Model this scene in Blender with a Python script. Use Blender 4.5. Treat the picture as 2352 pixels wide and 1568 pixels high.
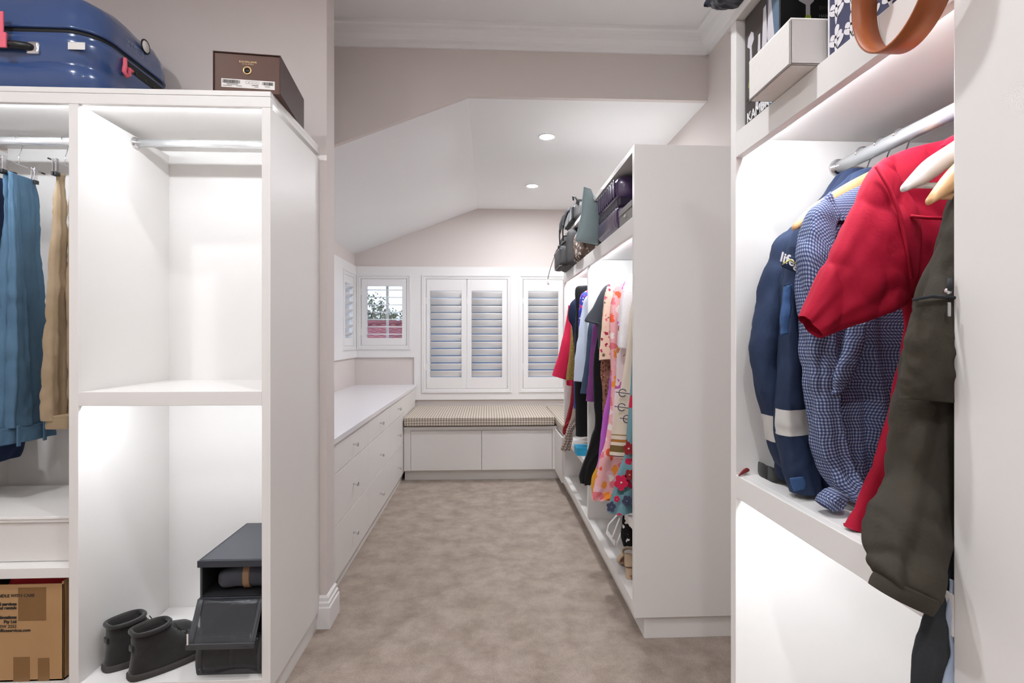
import bpy, bmesh, math, random
from mathutils import Vector, Matrix, noise

for o in list(bpy.data.objects):
    bpy.data.objects.remove(o)
SC = bpy.context.scene
COL = SC.collection
random.seed(7)

# ------------------------------------------------------------------ camera
F, U0, V0, HC = 1230.0, 1176.0, 775.0, 1.2          # focal length in px, principal column, horizon row, eye height
TH = math.atan(56 / F)
CT, ST = math.cos(TH), math.sin(TH)
cam = bpy.data.objects.new('camera', bpy.data.cameras.new('camera'))
COL.objects.link(cam)
cam.location = (0, 0, HC)
cam.rotation_euler = (math.pi / 2, 0, -TH)
cam.data.sensor_width = 36
cam.data.lens = 36 * F / 2352
cam.data.shift_y = -9 / 2352
cam.data.clip_start = 0.05
SC.camera = cam

# ------------------------------------------------------------------ world, exposure
w = bpy.data.worlds.new('sky')
SC.world = w
w.use_nodes = True
bg = w.node_tree.nodes['Background']
bg.inputs[0].default_value = (0.66, 0.81, 1.0, 1)
bg.inputs[1].default_value = 2.0
SC.view_settings.view_transform = 'Standard'
SC.view_settings.look = 'None'
SC.view_settings.gamma = 1
SC.view_settings.use_curve_mapping = False
SC.view_settings.exposure = 0.0
LED_POWER = 92.0          # emission of the strips inside the wardrobes
LAMP_POWER = 930.0        # emission of the recessed downlights


def P(u, v, X=None, Y=None, Z=None):
    """the point of the place that shows at pixel (u, v) and lies on one known plane"""
    a, b = (u - U0) / F, -(v - V0) / F
    r = (a * CT + ST, -a * ST + CT, b)
    t = X / r[0] if X is not None else Y / r[1] if Y is not None else (Z - HC) / r[2]
    return Vector((r[0] * t, r[1] * t, r[2] * t + HC))


# ------------------------------------------------------------------ materials
def lin(c):
    f = lambda q: q / 12.92 if q <= .04045 else ((q + .055) / 1.055) ** 2.4
    return tuple(f(x / 255) for x in c) + (1,)


def newmat(name):
    m = bpy.data.materials.new(name)
    m.use_nodes = True
    nt = m.node_tree
    return m, nt, nt.nodes['Principled BSDF']


def nd(nt, kind, **kw):
    n = nt.nodes.new(kind)
    for k, v in kw.items():
        setattr(n, k, v)
    return n


def coords(nt, which='Object', scale=(1, 1, 1)):
    tc = nd(nt, 'ShaderNodeTexCoord')
    mp = nd(nt, 'ShaderNodeMapping')
    mp.inputs['Scale'].default_value = scale
    nt.links.new(tc.outputs[which], mp.inputs['Vector'])
    return mp.outputs['Vector']


def add_bump(nt, b, vec, scale, strength, dist=.002, detail=4):
    n = nd(nt, 'ShaderNodeTexNoise')
    n.inputs['Scale'].default_value = scale
    n.inputs['Detail'].default_value = detail
    nt.links.new(vec, n.inputs['Vector'])
    bp = nd(nt, 'ShaderNodeBump')
    bp.inputs['Strength'].default_value = strength
    bp.inputs['Distance'].default_value = dist
    nt.links.new(n.outputs['Fac'], bp.inputs['Height'])
    nt.links.new(bp.outputs['Normal'], b.inputs['Normal'])


def mat(name, rgb, rough=.5, metal=0, spec=.5, bump=None, vary=None, sheen=0, coat=0, which='Object'):
    m, nt, b = newmat(name)
    b.inputs['Base Color'].default_value = lin(rgb)
    b.inputs['Roughness'].default_value = rough
    b.inputs['Metallic'].default_value = metal
    b.inputs['Specular IOR Level'].default_value = spec
    b.inputs['Sheen Weight'].default_value = sheen
    b.inputs['Coat Weight'].default_value = coat
    vec = coords(nt, which) if (bump or vary) else None
    if vary:
        sc, rgb2 = vary
        n = nd(nt, 'ShaderNodeTexNoise')
        n.inputs['Scale'].default_value = sc
        n.inputs['Detail'].default_value = 5
        nt.links.new(vec, n.inputs['Vector'])
        r = nd(nt, 'ShaderNodeValToRGB')
        r.color_ramp.elements[0].position = .35
        r.color_ramp.elements[1].position = .68
        r.color_ramp.elements[0].color = lin(rgb)
        r.color_ramp.elements[1].color = lin(rgb2)
        nt.links.new(n.outputs['Fac'], r.inputs['Fac'])
        nt.links.new(r.outputs['Color'], b.inputs['Base Color'])
    if bump:
        add_bump(nt, b, vec, bump[0], bump[1], bump[2] if len(bump) > 2 else .002)
    return m


def emit(name, rgb, strength):
    m, nt, b = newmat(name)
    b.inputs['Base Color'].default_value = lin((240, 240, 240))
    b.inputs['Emission Color'].default_value = lin(rgb)
    b.inputs['Emission Strength'].default_value = strength
    return m


def math_node(nt, op, a, b=None):
    n = nd(nt, 'ShaderNodeMath', operation=op)
    for i, q in enumerate((a, b)):
        if q is None:
            continue
        if isinstance(q, (int, float)):
            n.inputs[i].default_value = q
        else:
            nt.links.new(q, n.inputs[i])
    return n.outputs[0]


def check_mat(name, c0, c1, c2, period, duty=.5, which='UV', rough=.85, axes=(0, 1)):
    """gingham: c0 where no thread crosses, c1 where one does, c2 where both do"""
    m, nt, b = newmat(name)
    b.inputs['Roughness'].default_value = rough
    b.inputs['Specular IOR Level'].default_value = .2
    vec = coords(nt, which)
    sp = nd(nt, 'ShaderNodeSeparateXYZ')
    nt.links.new(vec, sp.inputs[0])
    s = []
    for ax in axes:
        if isinstance(ax, tuple):
            q = math_node(nt, 'ADD', sp.outputs[ax[0]], sp.outputs[ax[1]])
        else:
            q = sp.outputs[ax]
        q = math_node(nt, 'ADD', q, 50.0)
        q = math_node(nt, 'FRACT', math_node(nt, 'DIVIDE', q, period))
        s.append(math_node(nt, 'LESS_THAN', q, duty))
    t = math_node(nt, 'MULTIPLY', math_node(nt, 'ADD', s[0], s[1]), .5)
    r = nd(nt, 'ShaderNodeValToRGB')
    r.color_ramp.interpolation = 'CONSTANT'
    r.color_ramp.elements[0].color = lin(c0)
    r.color_ramp.elements[1].color = lin(c2)
    r.color_ramp.elements[1].position = .75
    e = r.color_ramp.elements.new(.25)
    e.color = lin(c1)
    nt.links.new(t, r.inputs['Fac'])
    nt.links.new(r.outputs['Color'], b.inputs['Base Color'])
    return m


def floral(name, base, cols, scale, cover=.45, rough=.8, distort=1.2):
    """irregular blots of several colours printed on a base colour"""
    m, nt, b = newmat(name)
    b.inputs['Roughness'].default_value = rough
    b.inputs['Specular IOR Level'].default_value = .25
    vec = coords(nt, 'Object')
    n = nd(nt, 'ShaderNodeTexNoise')
    n.inputs['Scale'].default_value = scale * 1.3
    nt.links.new(vec, n.inputs['Vector'])
    mx = nd(nt, 'ShaderNodeMixRGB', blend_type='ADD')
    mx.inputs[0].default_value = distort / scale
    nt.links.new(vec, mx.inputs[1])
    nt.links.new(n.outputs['Color'], mx.inputs[2])
    vo = nd(nt, 'ShaderNodeTexVoronoi')
    vo.inputs['Scale'].default_value = scale
    nt.links.new(mx.outputs[0], vo.inputs['Vector'])
    sp = nd(nt, 'ShaderNodeSeparateColor')
    nt.links.new(vo.outputs['Color'], sp.inputs[0])
    r = nd(nt, 'ShaderNodeValToRGB')
    r.color_ramp.interpolation = 'CONSTANT'
    els = r.color_ramp.elements
    els[0].color = lin(cols[0])
    els[1].position = 1 / len(cols)
    els[1].color = lin(cols[1 % len(cols)])
    for i in range(2, len(cols)):
        e = els.new(i / len(cols))
        e.color = lin(cols[i])
    nt.links.new(sp.outputs[0], r.inputs['Fac'])
    lt = math_node(nt, 'LESS_THAN', vo.outputs['Distance'], cover)
    mix = nd(nt, 'ShaderNodeMixRGB')
    mix.inputs[1].default_value = lin(base)
    nt.links.new(lt, mix.inputs[0])
    nt.links.new(r.outputs['Color'], mix.inputs[2])
    nt.links.new(mix.outputs[0], b.inputs['Base Color'])
    return m


def bands(name, base, stripes, axis=2, rough=.85):
    """flat woven stripes: stripes = [(from, to, colour)] along one axis, in metres"""
    m, nt, b = newmat(name)
    b.inputs['Roughness'].default_value = rough
    vec = coords(nt, 'Object')
    sp = nd(nt, 'ShaderNodeSeparateXYZ')
    nt.links.new(vec, sp.inputs[0])
    col = None
    for a, c, rgb in stripes:
        f = math_node(nt, 'MULTIPLY', math_node(nt, 'GREATER_THAN', sp.outputs[axis], a),
                      math_node(nt, 'LESS_THAN', sp.outputs[axis], c))
        mix = nd(nt, 'ShaderNodeMixRGB')
        if col is None:
            mix.inputs[1].default_value = lin(base)
        else:
            nt.links.new(col, mix.inputs[1])
        mix.inputs[2].default_value = lin(rgb)
        nt.links.new(f, mix.inputs[0])
        col = mix.outputs[0]
    nt.links.new(col, b.inputs['Base Color'])
    return m


def glass(name):
    m, nt, b = newmat(name)
    out = nt.nodes['Material Output']
    tr = nd(nt, 'ShaderNodeBsdfTransparent')
    gl = nd(nt, 'ShaderNodeBsdfGlossy')
    gl.inputs['Roughness'].default_value = .02
    mx = nd(nt, 'ShaderNodeMixShader')
    mx.inputs[0].default_value = .06
    nt.links.new(tr.outputs[0], mx.inputs[1])
    nt.links.new(gl.outputs[0], mx.inputs[2])
    nt.links.new(mx.outputs[0], out.inputs['Surface'])
    return m


def film(name, rgb, alpha):
    """clear plastic with a tint of its own"""
    m, nt, b = newmat(name)
    b.inputs['Base Color'].default_value = lin(rgb)
    b.inputs['Roughness'].default_value = .22
    b.inputs['Alpha'].default_value = alpha
    add_bump(nt, b, coords(nt), 40, .5, .003)
    return m


def carpet_mat():
    m, nt, b = newmat('carpet')
    b.inputs['Roughness'].default_value = 1
    b.inputs['Specular IOR Level'].default_value = .05
    b.inputs['Sheen Weight'].default_value = .15
    vec = coords(nt)
    cols = []
    big = nd(nt, 'ShaderNodeTexNoise')
    big.inputs['Scale'].default_value = 8.0
    big.inputs['Detail'].default_value = 7
    big.inputs['Roughness'].default_value = .68
    big.inputs['Distortion'].default_value = .15
    nt.links.new(vec, big.inputs['Vector'])
    r = nd(nt, 'ShaderNodeValToRGB')
    r.color_ramp.elements[0].position = .33
    r.color_ramp.elements[1].position = .67
    r.color_ramp.elements[0].color = lin((157, 141, 128))
    r.color_ramp.elements[1].color = lin((191, 176, 164))
    nt.links.new(big.outputs['Fac'], r.inputs['Fac'])
    fine = nd(nt, 'ShaderNodeTexNoise')
    fine.inputs['Scale'].default_value = 260
    fine.inputs['Detail'].default_value = 2
    nt.links.new(vec, fine.inputs['Vector'])
    r2 = nd(nt, 'ShaderNodeValToRGB')
    r2.color_ramp.elements[0].position = .3
    r2.color_ramp.elements[1].position = .7
    r2.color_ramp.elements[0].color = (.72, .71, .70, 1)
    r2.color_ramp.elements[1].color = (1.18, 1.18, 1.18, 1)
    nt.links.new(fine.outputs['Fac'], r2.inputs['Fac'])
    mx = nd(nt, 'ShaderNodeMixRGB', blend_type='MULTIPLY')
    mx.inputs[0].default_value = .8
    nt.links.new(r.outputs['Color'], mx.inputs[1])
    nt.links.new(r2.outputs['Color'], mx.inputs[2])
    nt.links.new(mx.outputs[0], b.inputs['Base Color'])
    bp = nd(nt, 'ShaderNodeBump')
    bp.inputs['Strength'].default_value = .9
    bp.inputs['Distance'].default_value = .006
    nt.links.new(fine.outputs['Fac'], bp.inputs['Height'])
    nt.links.new(bp.outputs['Normal'], b.inputs['Normal'])
    return m


M = {}
M['white'] = mat('white_lacquer', (236, 233, 230), .38, spec=.4, bump=(400, .03, .0005))
M['trim'] = mat('white_gloss_paint', (240, 238, 238), .35, spec=.4)
M['wall'] = mat('beige_wall_paint', (224, 215, 211), .85, spec=.2, bump=(180, .08, .001))
M['ceil'] = mat('white_ceiling_paint', (245, 245, 245), .9, spec=.15)
M['carpet'] = carpet_mat()
M['led'] = emit('led_strip_diffuser', (242, 248, 255), LED_POWER)
M['lamp'] = emit('downlight_lens', (248, 251, 255), LAMP_POWER)
M['chrome'] = mat('chrome', (225, 225, 228), .12, metal=1)
M['steel'] = mat('brushed_steel', (190, 190, 192), .3, metal=1)
M['rail'] = mat('satin_aluminium_rail', (238, 239, 240), .25, metal=.6)
M['wood'] = mat('blond_hanger_wood', (232, 190, 140), .4, vary=(14, (214, 166, 112)))
M['whiteplastic'] = mat('white_plastic', (240, 240, 240), .35)
M['blackplastic'] = mat('black_plastic', (22, 22, 24), .4)
M['black'] = mat('black_cloth', (26, 26, 28), .9, spec=.2, bump=(300, .2), sheen=.2)
M['glass'] = glass('window_glass')
M['stone'] = mat('white_stone_counter', (236, 234, 238), .2, spec=.5)

# ------------------------------------------------------------------ mesh helpers


def tag(o, label=None, cat=None, group=None, kind=None):
    for k, v in (('label', label), ('category', cat), ('group', group), ('kind', kind)):
        if v:
            o[k] = v
    return o


def link(o, parent=None, local=False):
    COL.objects.link(o)
    if parent is not None:
        o.parent = parent
        if not local and parent.type == 'EMPTY':
            o.matrix_parent_inverse = Matrix.LocRotScale(parent.location, parent.rotation_euler, None).inverted()
    return o


def thing(name, label, cat, loc=(0, 0, 0), rz=0, group=None, kind=None):
    o = bpy.data.objects.new(name, None)
    o.empty_display_size = .05
    o.location = loc
    o.rotation_euler = (0, 0, rz)
    COL.objects.link(o)
    return tag(o, label, cat, group, kind)


def mesh(name, verts, faces, m, parent=None, smooth=False, uvs=None, local=False):
    me = bpy.data.meshes.new(name)
    me.from_pydata([tuple(v) for v in verts], [], faces)
    if uvs is not None:
        ul = me.uv_layers.new(name='UVMap')
        k = 0
        for fuv in uvs:
            for q in fuv:
                ul.data[k].uv = q
                k += 1
    me.validate()
    me.update()
    if smooth:
        me.polygons.foreach_set('use_smooth', [True] * len(me.polygons))
    if m is not None:
        me.materials.append(M[m] if isinstance(m, str) else m)
    o = bpy.data.objects.new(name, me)
    return link(o, parent, local)


def from_bm(name, bm, m, parent=None, smooth=False, local=False):
    me = bpy.data.meshes.new(name)
    bmesh.ops.recalc_face_normals(bm, faces=bm.faces)
    bm.to_mesh(me)
    bm.free()
    if smooth:
        me.polygons.foreach_set('use_smooth', [True] * len(me.polygons))
    me.materials.append(M[m] if isinstance(m, str) else m)
    o = bpy.data.objects.new(name, me)
    return link(o, parent, local)


def bm_box(bm, x, y, z, bev=0.0012):
    r = bmesh.ops.create_cube(bm, size=1)
    vs = r['verts']
    for v in vs:
        v.co = Vector((x[0] + (v.co.x + .5) * (x[1] - x[0]), y[0] + (v.co.y + .5) * (y[1] - y[0]),
                       z[0] + (v.co.z + .5) * (z[1] - z[0])))
    if bev:
        es = list({e for v in vs for e in v.link_edges})
        bmesh.ops.bevel(bm, geom=es, offset=bev, segments=2, affect='EDGES', profile=.5)


def box(name, x, y, z, m, parent=None, bev=.0012, local=False, smooth=False):
    bm = bmesh.new()
    bm_box(bm, x, y, z, bev)
    return from_bm(name, bm, m, parent, smooth, local)


def boxes(name, lst, m, parent=None, bev=.0012, local=False):
    bm = bmesh.new()
    for x, y, z in lst:
        bm_box(bm, x, y, z, bev)
    return from_bm(name, bm, m, parent, False, local)


def quad(name, pts, m, parent=None):
    return mesh(name, pts, [tuple(range(len(pts)))], m, parent)


def prism(name, outline, axis, a, b, m, parent=None, local=False):
    """extrude a closed 2-D outline along one axis from a to b"""
    n = len(outline)

    def pt(q, t):
        if axis == 'x':
            return (t, q[0], q[1])
        if axis == 'y':
            return (q[0], t, q[1])
        return (q[0], q[1], t)
    vs = [pt(q, a) for q in outline] + [pt(q, b) for q in outline]
    fs = [(i, (i + 1) % n, n + (i + 1) % n, n + i) for i in range(n)] + [tuple(range(n))[::-1], tuple(range(n, 2 * n))]
    bm = bmesh.new()
    bv = [bm.verts.new(v) for v in vs]
    for f in fs:
        bm.faces.new([bv[i] for i in f])
    return from_bm(name, bm, m, parent, False, local)


def tube(name, pts, r, m, parent=None, n=8, local=False, closed=False):
    pts = [Vector(p) for p in pts]
    k = len(pts)
    rr = r if isinstance(r, (list, tuple)) else [r] * k
    vs, fs = [], []
    prev = None
    for i, p in enumerate(pts):
        if closed:
            d = pts[(i + 1) % k] - pts[i - 1]
        else:
            d = pts[min(i + 1, k - 1)] - pts[max(i - 1, 0)]
        d.normalize()
        if prev is None:
            a = d.orthogonal().normalized()
        else:
            a = (prev - d * prev.dot(d))
            a = a.normalized() if a.length > 1e-6 else d.orthogonal().normalized()
        prev = a
        b = d.cross(a)
        for j in range(n):
            t = 2 * math.pi * j / n
            vs.append(p + (a * math.cos(t) + b * math.sin(t)) * rr[i])
    for i in range(k if closed else k - 1):
        for j in range(n):
            i2 = (i + 1) % k
            fs.append((i * n + j, i * n + (j + 1) % n, i2 * n + (j + 1) % n, i2 * n + j))
    if not closed:
        fs += [tuple(range(n))[::-1], tuple(range((k - 1) * n, k * n))]
    return mesh(name, vs, fs, m, parent, True, local=local)


def arc(c, r, a0, a1, n, plane='xz'):
    out = []
    for i in range(n + 1):
        t = a0 + (a1 - a0) * i / n
        p, q = r * math.cos(t), r * math.sin(t)
        out.append({'xz': (c[0] + p, c[1], c[2] + q), 'yz': (c[0], c[1] + p, c[2] + q),
                    'xy': (c[0] + p, c[1] + q, c[2])}[plane])
    return out


def lathe(name, prof, c, axis, m, parent=None, n=24, local=False):
    """spin (radius, height) pairs round an axis through c"""
    c = Vector(c)
    ax = {'x': (Vector((0, 1, 0)), Vector((0, 0, 1)), Vector((1, 0, 0))),
          'y': (Vector((1, 0, 0)), Vector((0, 0, 1)), Vector((0, 1, 0))),
          'z': (Vector((1, 0, 0)), Vector((0, 1, 0)), Vector((0, 0, 1)))}[axis]
    vs, fs = [], []
    for r, h in prof:
        for j in range(n):
            t = 2 * math.pi * j / n
            vs.append(c + ax[0] * r * math.cos(t) + ax[1] * r * math.sin(t) + ax[2] * h)
    k = len(prof)
    for i in range(k - 1):
        for j in range(n):
            fs.append((i * n + j, i * n + (j + 1) % n, (i + 1) * n + (j + 1) % n, (i + 1) * n + j))
    fs += [tuple(range(n))[::-1], tuple(range((k - 1) * n, k * n))]
    bm = bmesh.new()
    bv = [bm.verts.new(v) for v in vs]
    for f in fs:
        bm.faces.new([bv[i] for i in f])
    return from_bm(name, bm, m, parent, True, local)


def cr(p0, p1, p2, p3, t):
    return .5 * (2 * p1 + (p2 - p0) * t + (2 * p0 - 5 * p1 + 4 * p2 - p3) * t * t + (3 * p1 - p0 - 3 * p2 + p3) * t ** 3)


def resample(secs, m):
    """smooth run through the given sections (tuples of vectors)"""
    k = len(secs)
    out = []
    for i in range(m + 1):
        s = i / m * (k - 1)
        j = min(int(s), k - 2)
        t = s - j
        q = [secs[max(j - 1, 0)], secs[j], secs[j + 1], secs[min(j + 2, k - 1)]]
        out.append(tuple(cr(q[0][a], q[1][a], q[2][a], q[3][a], t) for a in range(3)))
    return out


def loft(name, secs, m, parent=None, n=44, rows=None, fold=0, waves=5, crumple=0, cscale=9, seed=0, top=True, bottom=False,
         power=.75, fold_from=0.0, local=False, skew=0.0, hem=0.0, crease=0.0, kscale=11, edge=1.0, trange=None, grow=0.0):
    """cloth tube: secs = [(centre, half-width vector, half-thickness vector)] from top to bottom"""
    secs = [tuple(Vector(q) for q in s) for s in secs]
    rows = rows or max(10, 9 * (len(secs) - 1))
    R = resample(secs, rows)
    vs, uv = [], []
    length = 0
    rnd = random.Random(seed)
    ph = [rnd.uniform(0, 6.28) for _ in range(4)]
    off = Vector((rnd.uniform(0, 50), rnd.uniform(0, 50), rnd.uniform(0, 50)))
    for i, (c, W, T) in enumerate(R):
        t = i / rows
        if i:
            length += (c - R[i - 1][0]).length
        lw, lt = W.length, T.length
        Wn, Tn = W / max(lw, 1e-6), T / max(lt, 1e-6)
        A = fold * max(0, (t - fold_from) / (1 - fold_from)) ** .7 if fold else 0
        per = 0
        last = None
        row = []
        for j in range(n):
            a = 2 * math.pi * j / n
            ca, sa = math.cos(a), math.sin(a)
            p = c + W * math.copysign(abs(ca) ** power, ca) + T * math.copysign(abs(sa) ** power, sa)
            nv = Wn * (ca * lt) + Tn * (sa * lw)
            nv = nv / max(nv.length, 1e-6)
            d = 0
            if A:
                x = ca * math.pi * waves / 2
                d += A * (math.sin(x + ph[0] + skew * t + 1.3 * math.sin(t * 3 + ph[1])) + .5 * math.sin(1.9 * x + ph[2] + 2 * t))
            if crumple:
                q = p * cscale + off
                d += crumple * (noise.noise(q) + .6 * noise.noise(q * 2.3) + .3 * noise.noise(q * 4.7))
            if crease:
                q = Vector((p.x + .55 * p.z, p.y, p.z * .55 - .3 * p.x)) * kscale + off
                for f_, w_ in ((1.0, 1.0), (1.9, .55)):
                    k_ = 1 - abs(noise.noise(q * f_)) * 3.2
                    if k_ > 0:
                        d -= crease * w_ * k_ * k_
                d += crease * .8 * noise.noise(q * .6)
            if edge < 1:
                d *= edge + (1 - edge) * abs(sa)
            p = p + nv * (d + grow)
            if hem and i == rows:
                p.z += hem * math.sin(3 * a + ph[3])
            if last is not None:
                per += (p - last).length
            last = p
            row.append(per)
            vs.append(p)
        uv.append((row, length))
    fs, fuv = [], []
    for i in range(rows):
        if trange and not (trange[0] <= (i + .5) / rows <= trange[1]):
            continue
        for j in range(n):
            j2 = (j + 1) % n
            fs.append((i * n + j, i * n + j2, (i + 1) * n + j2, (i + 1) * n + j))
            r0, l0 = uv[i]
            r1, l1 = uv[i + 1]
            e0 = r0[j2] if j2 else r0[j] + .01
            e1 = r1[j2] if j2 else r1[j] + .01
            fuv.append(((r0[j], l0), (e0, l0), (e1, l1), (r1[j], l1)))
    if top:
        fs.append(tuple(range(n))[::-1])
        fuv.append([(0, 0)] * n)
    if bottom:
        fs.append(tuple(range(rows * n, (rows + 1) * n)))
        fuv.append([(0, 0)] * n)
    if trange:      # keep only the rows in use
        used = sorted({q for f in fs for q in f})
        idx = {q: k for k, q in enumerate(used)}
        vs = [vs[q] for q in used]
        fs = [tuple(idx[q] for q in f) for f in fs]
    return mesh(name, vs, fs, m, parent, True, fuv, local)


def rbox(name, c, d, r, m, parent=None, n=10, rot=None, bulge=0, crumple=0, cscale=8, seed=0, local=False, wave=None):
    """soft rounded box of half-size d about c"""
    c, d = Vector(c), Vector(d)
    inner = Vector([max(q - r, 0.0005) for q in d])
    bm = bmesh.new()
    bmesh.ops.create_cube(bm, size=2)
    bmesh.ops.subdivide_edges(bm, edges=bm.edges[:], cuts=n, use_grid_fill=True)
    off = Vector((seed * 3.1, seed * 1.7, seed * 5.3))
    for v in bm.verts:
        s = v.co.copy()
        for i in range(3):       # more points near the edges
            s[i] = math.sin(s[i] * math.pi / 2)
        p = Vector((s[0] * d[0], s[1] * d[1], s[2] * d[2]))
        q = Vector([max(-inner[i], min(inner[i], p[i])) for i in range(3)])
        e = p - q
        if e.length > 1e-7:
            nrm = e.normalized()
            p = q + nrm * r
        else:
            nrm = Vector((0, 0, 0))
        if bulge:
            for i in range(3):
                o1, o2 = [k for k in range(3) if k != i]
                p[i] += math.copysign(bulge, s[i]) * (abs(s[i]) ** 6) * max(0, 1 - s[o1] ** 2) * max(0, 1 - s[o2] ** 2)
        if crumple:
            k = p * cscale + off
            p = p + p.normalized() * crumple * (noise.noise(k) + .5 * noise.noise(k * 2.1))
        if wave:
            p = wave(p, s)
        v.co = p
    if rot is not None:
        bmesh.ops.transform(bm, matrix=rot.to_4x4(), verts=bm.verts)
    bmesh.ops.translate(bm, vec=c, verts=bm.verts)
    return from_bm(name, bm, m, parent, True, local)


def text(name, body, size, M4, m, parent, align='LEFT', local=False, bold=0.0, ext=.0003):
    cu = bpy.data.curves.new(name, 'FONT')
    cu.body = body
    cu.size = size
    cu.align_x = align
    cu.extrude = ext
    cu.offset = bold
    cu.resolution_u = 3
    tmp = bpy.data.objects.new(name, cu)
    COL.objects.link(tmp)
    dg = bpy.context.evaluated_depsgraph_get()
    me = bpy.data.meshes.new_from_object(tmp.evaluated_get(dg))
    bpy.data.objects.remove(tmp)
    me.transform(M4)
    me.materials.clear()
    me.materials.append(M[m] if isinstance(m, str) else m)
    return link(bpy.data.objects.new(name, me), parent, local)


def frame4(o, x, y):
    """matrix that lays text with its origin at o, its line along x and its height along y"""
    x, y = Vector(x).normalized(), Vector(y).normalized()
    z = x.cross(y)
    m = Matrix((x, y, z)).transposed().to_4x4()
    m.translation = Vector(o)
    return m


# ------------------------------------------------------------------ the room
XR, XL2 = 1.17, -1.285         # right wall; left wall of the window end
YB, YBK = 5.25, 2.80           # window wall; bulkhead
ZC, ZF = 2.70, 2.46            # under the cornice of the front part; flat ceiling of the window end
XN = -.667                     # side face of the wall end on the left
XBEND, ZLOW = -.10, 2.0


def struct(o):
    o['kind'] = 'structure'
    return o


struct(box('floor', (-2.7, 1.3), (-1.7, 5.4), (-.06, 0), 'carpet', bev=0))
struct(box('wall_left_front', (-2.8, -2.62), (-1.7, 2.4), (0, 2.86), 'wall', bev=0))
struct(box('wall_behind', (-2.8, 1.3), (-1.8, -1.65), (0, 2.86), 'wall', bev=0))
struct(box('wall_right', (XR, XR + .12), (-1.7, YB + .2), (0, 2.86), 'wall', bev=0))
struct(box('wall_return', (-2.62, XN), (2.255, 2.365), (0, 2.86), 'wall', bev=.002))
struct(box('ceiling', (-2.7, 1.3), (-1.7, YBK + .05), (2.80, 2.9), 'ceil', bev=0))
struct(prism('wall_bulkhead', [(XL2, ZLOW - .1), (XL2, 2.80), (XR, 2.80), (XR, ZF), (XBEND, ZF), (XL2, ZLOW)],
             'y', YBK, YBK + .03, 'wall'))
struct(prism('ceiling_sloped', [(XL2 - .02, ZLOW), (XBEND, ZF), (XR + .02, ZF), (XR + .02, ZF + .1), (XBEND, ZF + .1), (XL2 - .02, ZLOW + .1)],
             'y', YBK + .03, YB + .1, 'ceil'))
# cornice along the bulkhead, the wall return and the right wall
COR = [(0, 0), (.010, 0), (.014, .018), (.034, .026), (.052, .046), (.060, .070), (.080, .074), (.090, .082), (.090, .1), (0, .1)]
struct(prism('trim_1', [(YBK - q[0], ZC + q[1]) for q in COR], 'x', -2.4, XR, 'ceil'))
struct(prism('trim_2', [(XR - q[0], ZC + q[1]) for q in COR], 'y', -1.6, YBK, 'ceil'))
struct(prism('trim_3', [(2.255 - q[0], ZC + q[1]) for q in COR], 'x', -2.6, XN + .05, 'ceil'))
struct(prism('trim_4', [(XN + q[0], ZC + q[1]) for q in COR], 'y', 2.2, 2.40, 'ceil'))
# skirting round the wall end
SK = [(0, 0), (.018, 0), (.018, .085), (.014, .090), (.014, .104), (.009, .110), (.009, .124), (.003, .132), (0, .132)]


def skirting(name):
    path = [(-.72, 2.255, 0, -1), (XN, 2.255, 1, -1), (XN, 2.365, 1, 1), (-.9, 2.365, 0, 1)]
    vs, fs = [], []
    n = len(SK)
    for x, y, sx, sy in path:
        for d, z in SK:
            vs.append((x + sx * d, y + sy * d, z))
    for i in range(len(path) - 1):
        for j in range(n):
            fs.append((i * n + j, i * n + (j + 1) % n, (i + 1) * n + (j + 1) % n, (i + 1) * n + j))
    fs += [tuple(range(n)), tuple(range(3 * n, 4 * n))[::-1]]
    bm = bmesh.new()
    bv = [bm.verts.new(v) for v in vs]
    for f in fs:
        bm.faces.new([bv[i] for i in f])
    return from_bm(name, bm, 'trim')


struct(skirting('baseboard_left'))

# ---- window wall with its openings
WIN = {1: (-1.222, -.783, 1.124, 1.770), 2: (-.598, .195, .703, 1.770), 3: (.345, .745, .703, 1.770)}


def wall_with_holes(name, a0, a1, z0, z1, holes, th, fixed, axis, m):
    """boxes round rectangular openings, in one wall mesh"""
    xs = sorted({a0, a1} | {q for h in holes for q in h[:2]})
    lst = []
    for i in range(len(xs) - 1):
        mid = (xs[i] + xs[i + 1]) / 2
        hz = sorted([(h[2], h[3]) for h in holes if h[0] < mid < h[1]])
        z = z0
        for q in hz + [(z1, z1)]:
            if q[0] > z:
                r = (fixed, fixed + th)
                lst.append(((xs[i], xs[i + 1]), r, (z, q[0])) if axis == 'y' else (r, (xs[i], xs[i + 1]), (z, q[0])))
            z = q[1]
    return boxes(name, lst, m, bev=0)


struct(wall_with_holes('wall_back', XL2 - .1, XR + .1, -.02, 2.75, list(WIN.values()), .14, YB, 'y', 'wall'))
WL = (4.80, 5.15, 1.124, 1.770)
struct(wall_with_holes('wall_left', 2.36, YB + .02, -.02, 2.75, [WL], -.14, XL2, 'x', 'wall'))
# white boarded surround that carries the windows
t1 = wall_with_holes('trim_5', XL2, -.712, 1.008, 1.888, [WIN[1]], -.018, YB, 'y', 'trim')
struct(t1)
struct(wall_with_holes('trim_6', -.712, XR, .595, 1.888, [WIN[2], WIN[3]], -.018, YB, 'y', 'trim'))
struct(wall_with_holes('trim_7', 2.37, YB - .018, 1.008, 1.888, [WL], .018, XL2, 'x', 'trim'))


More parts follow.
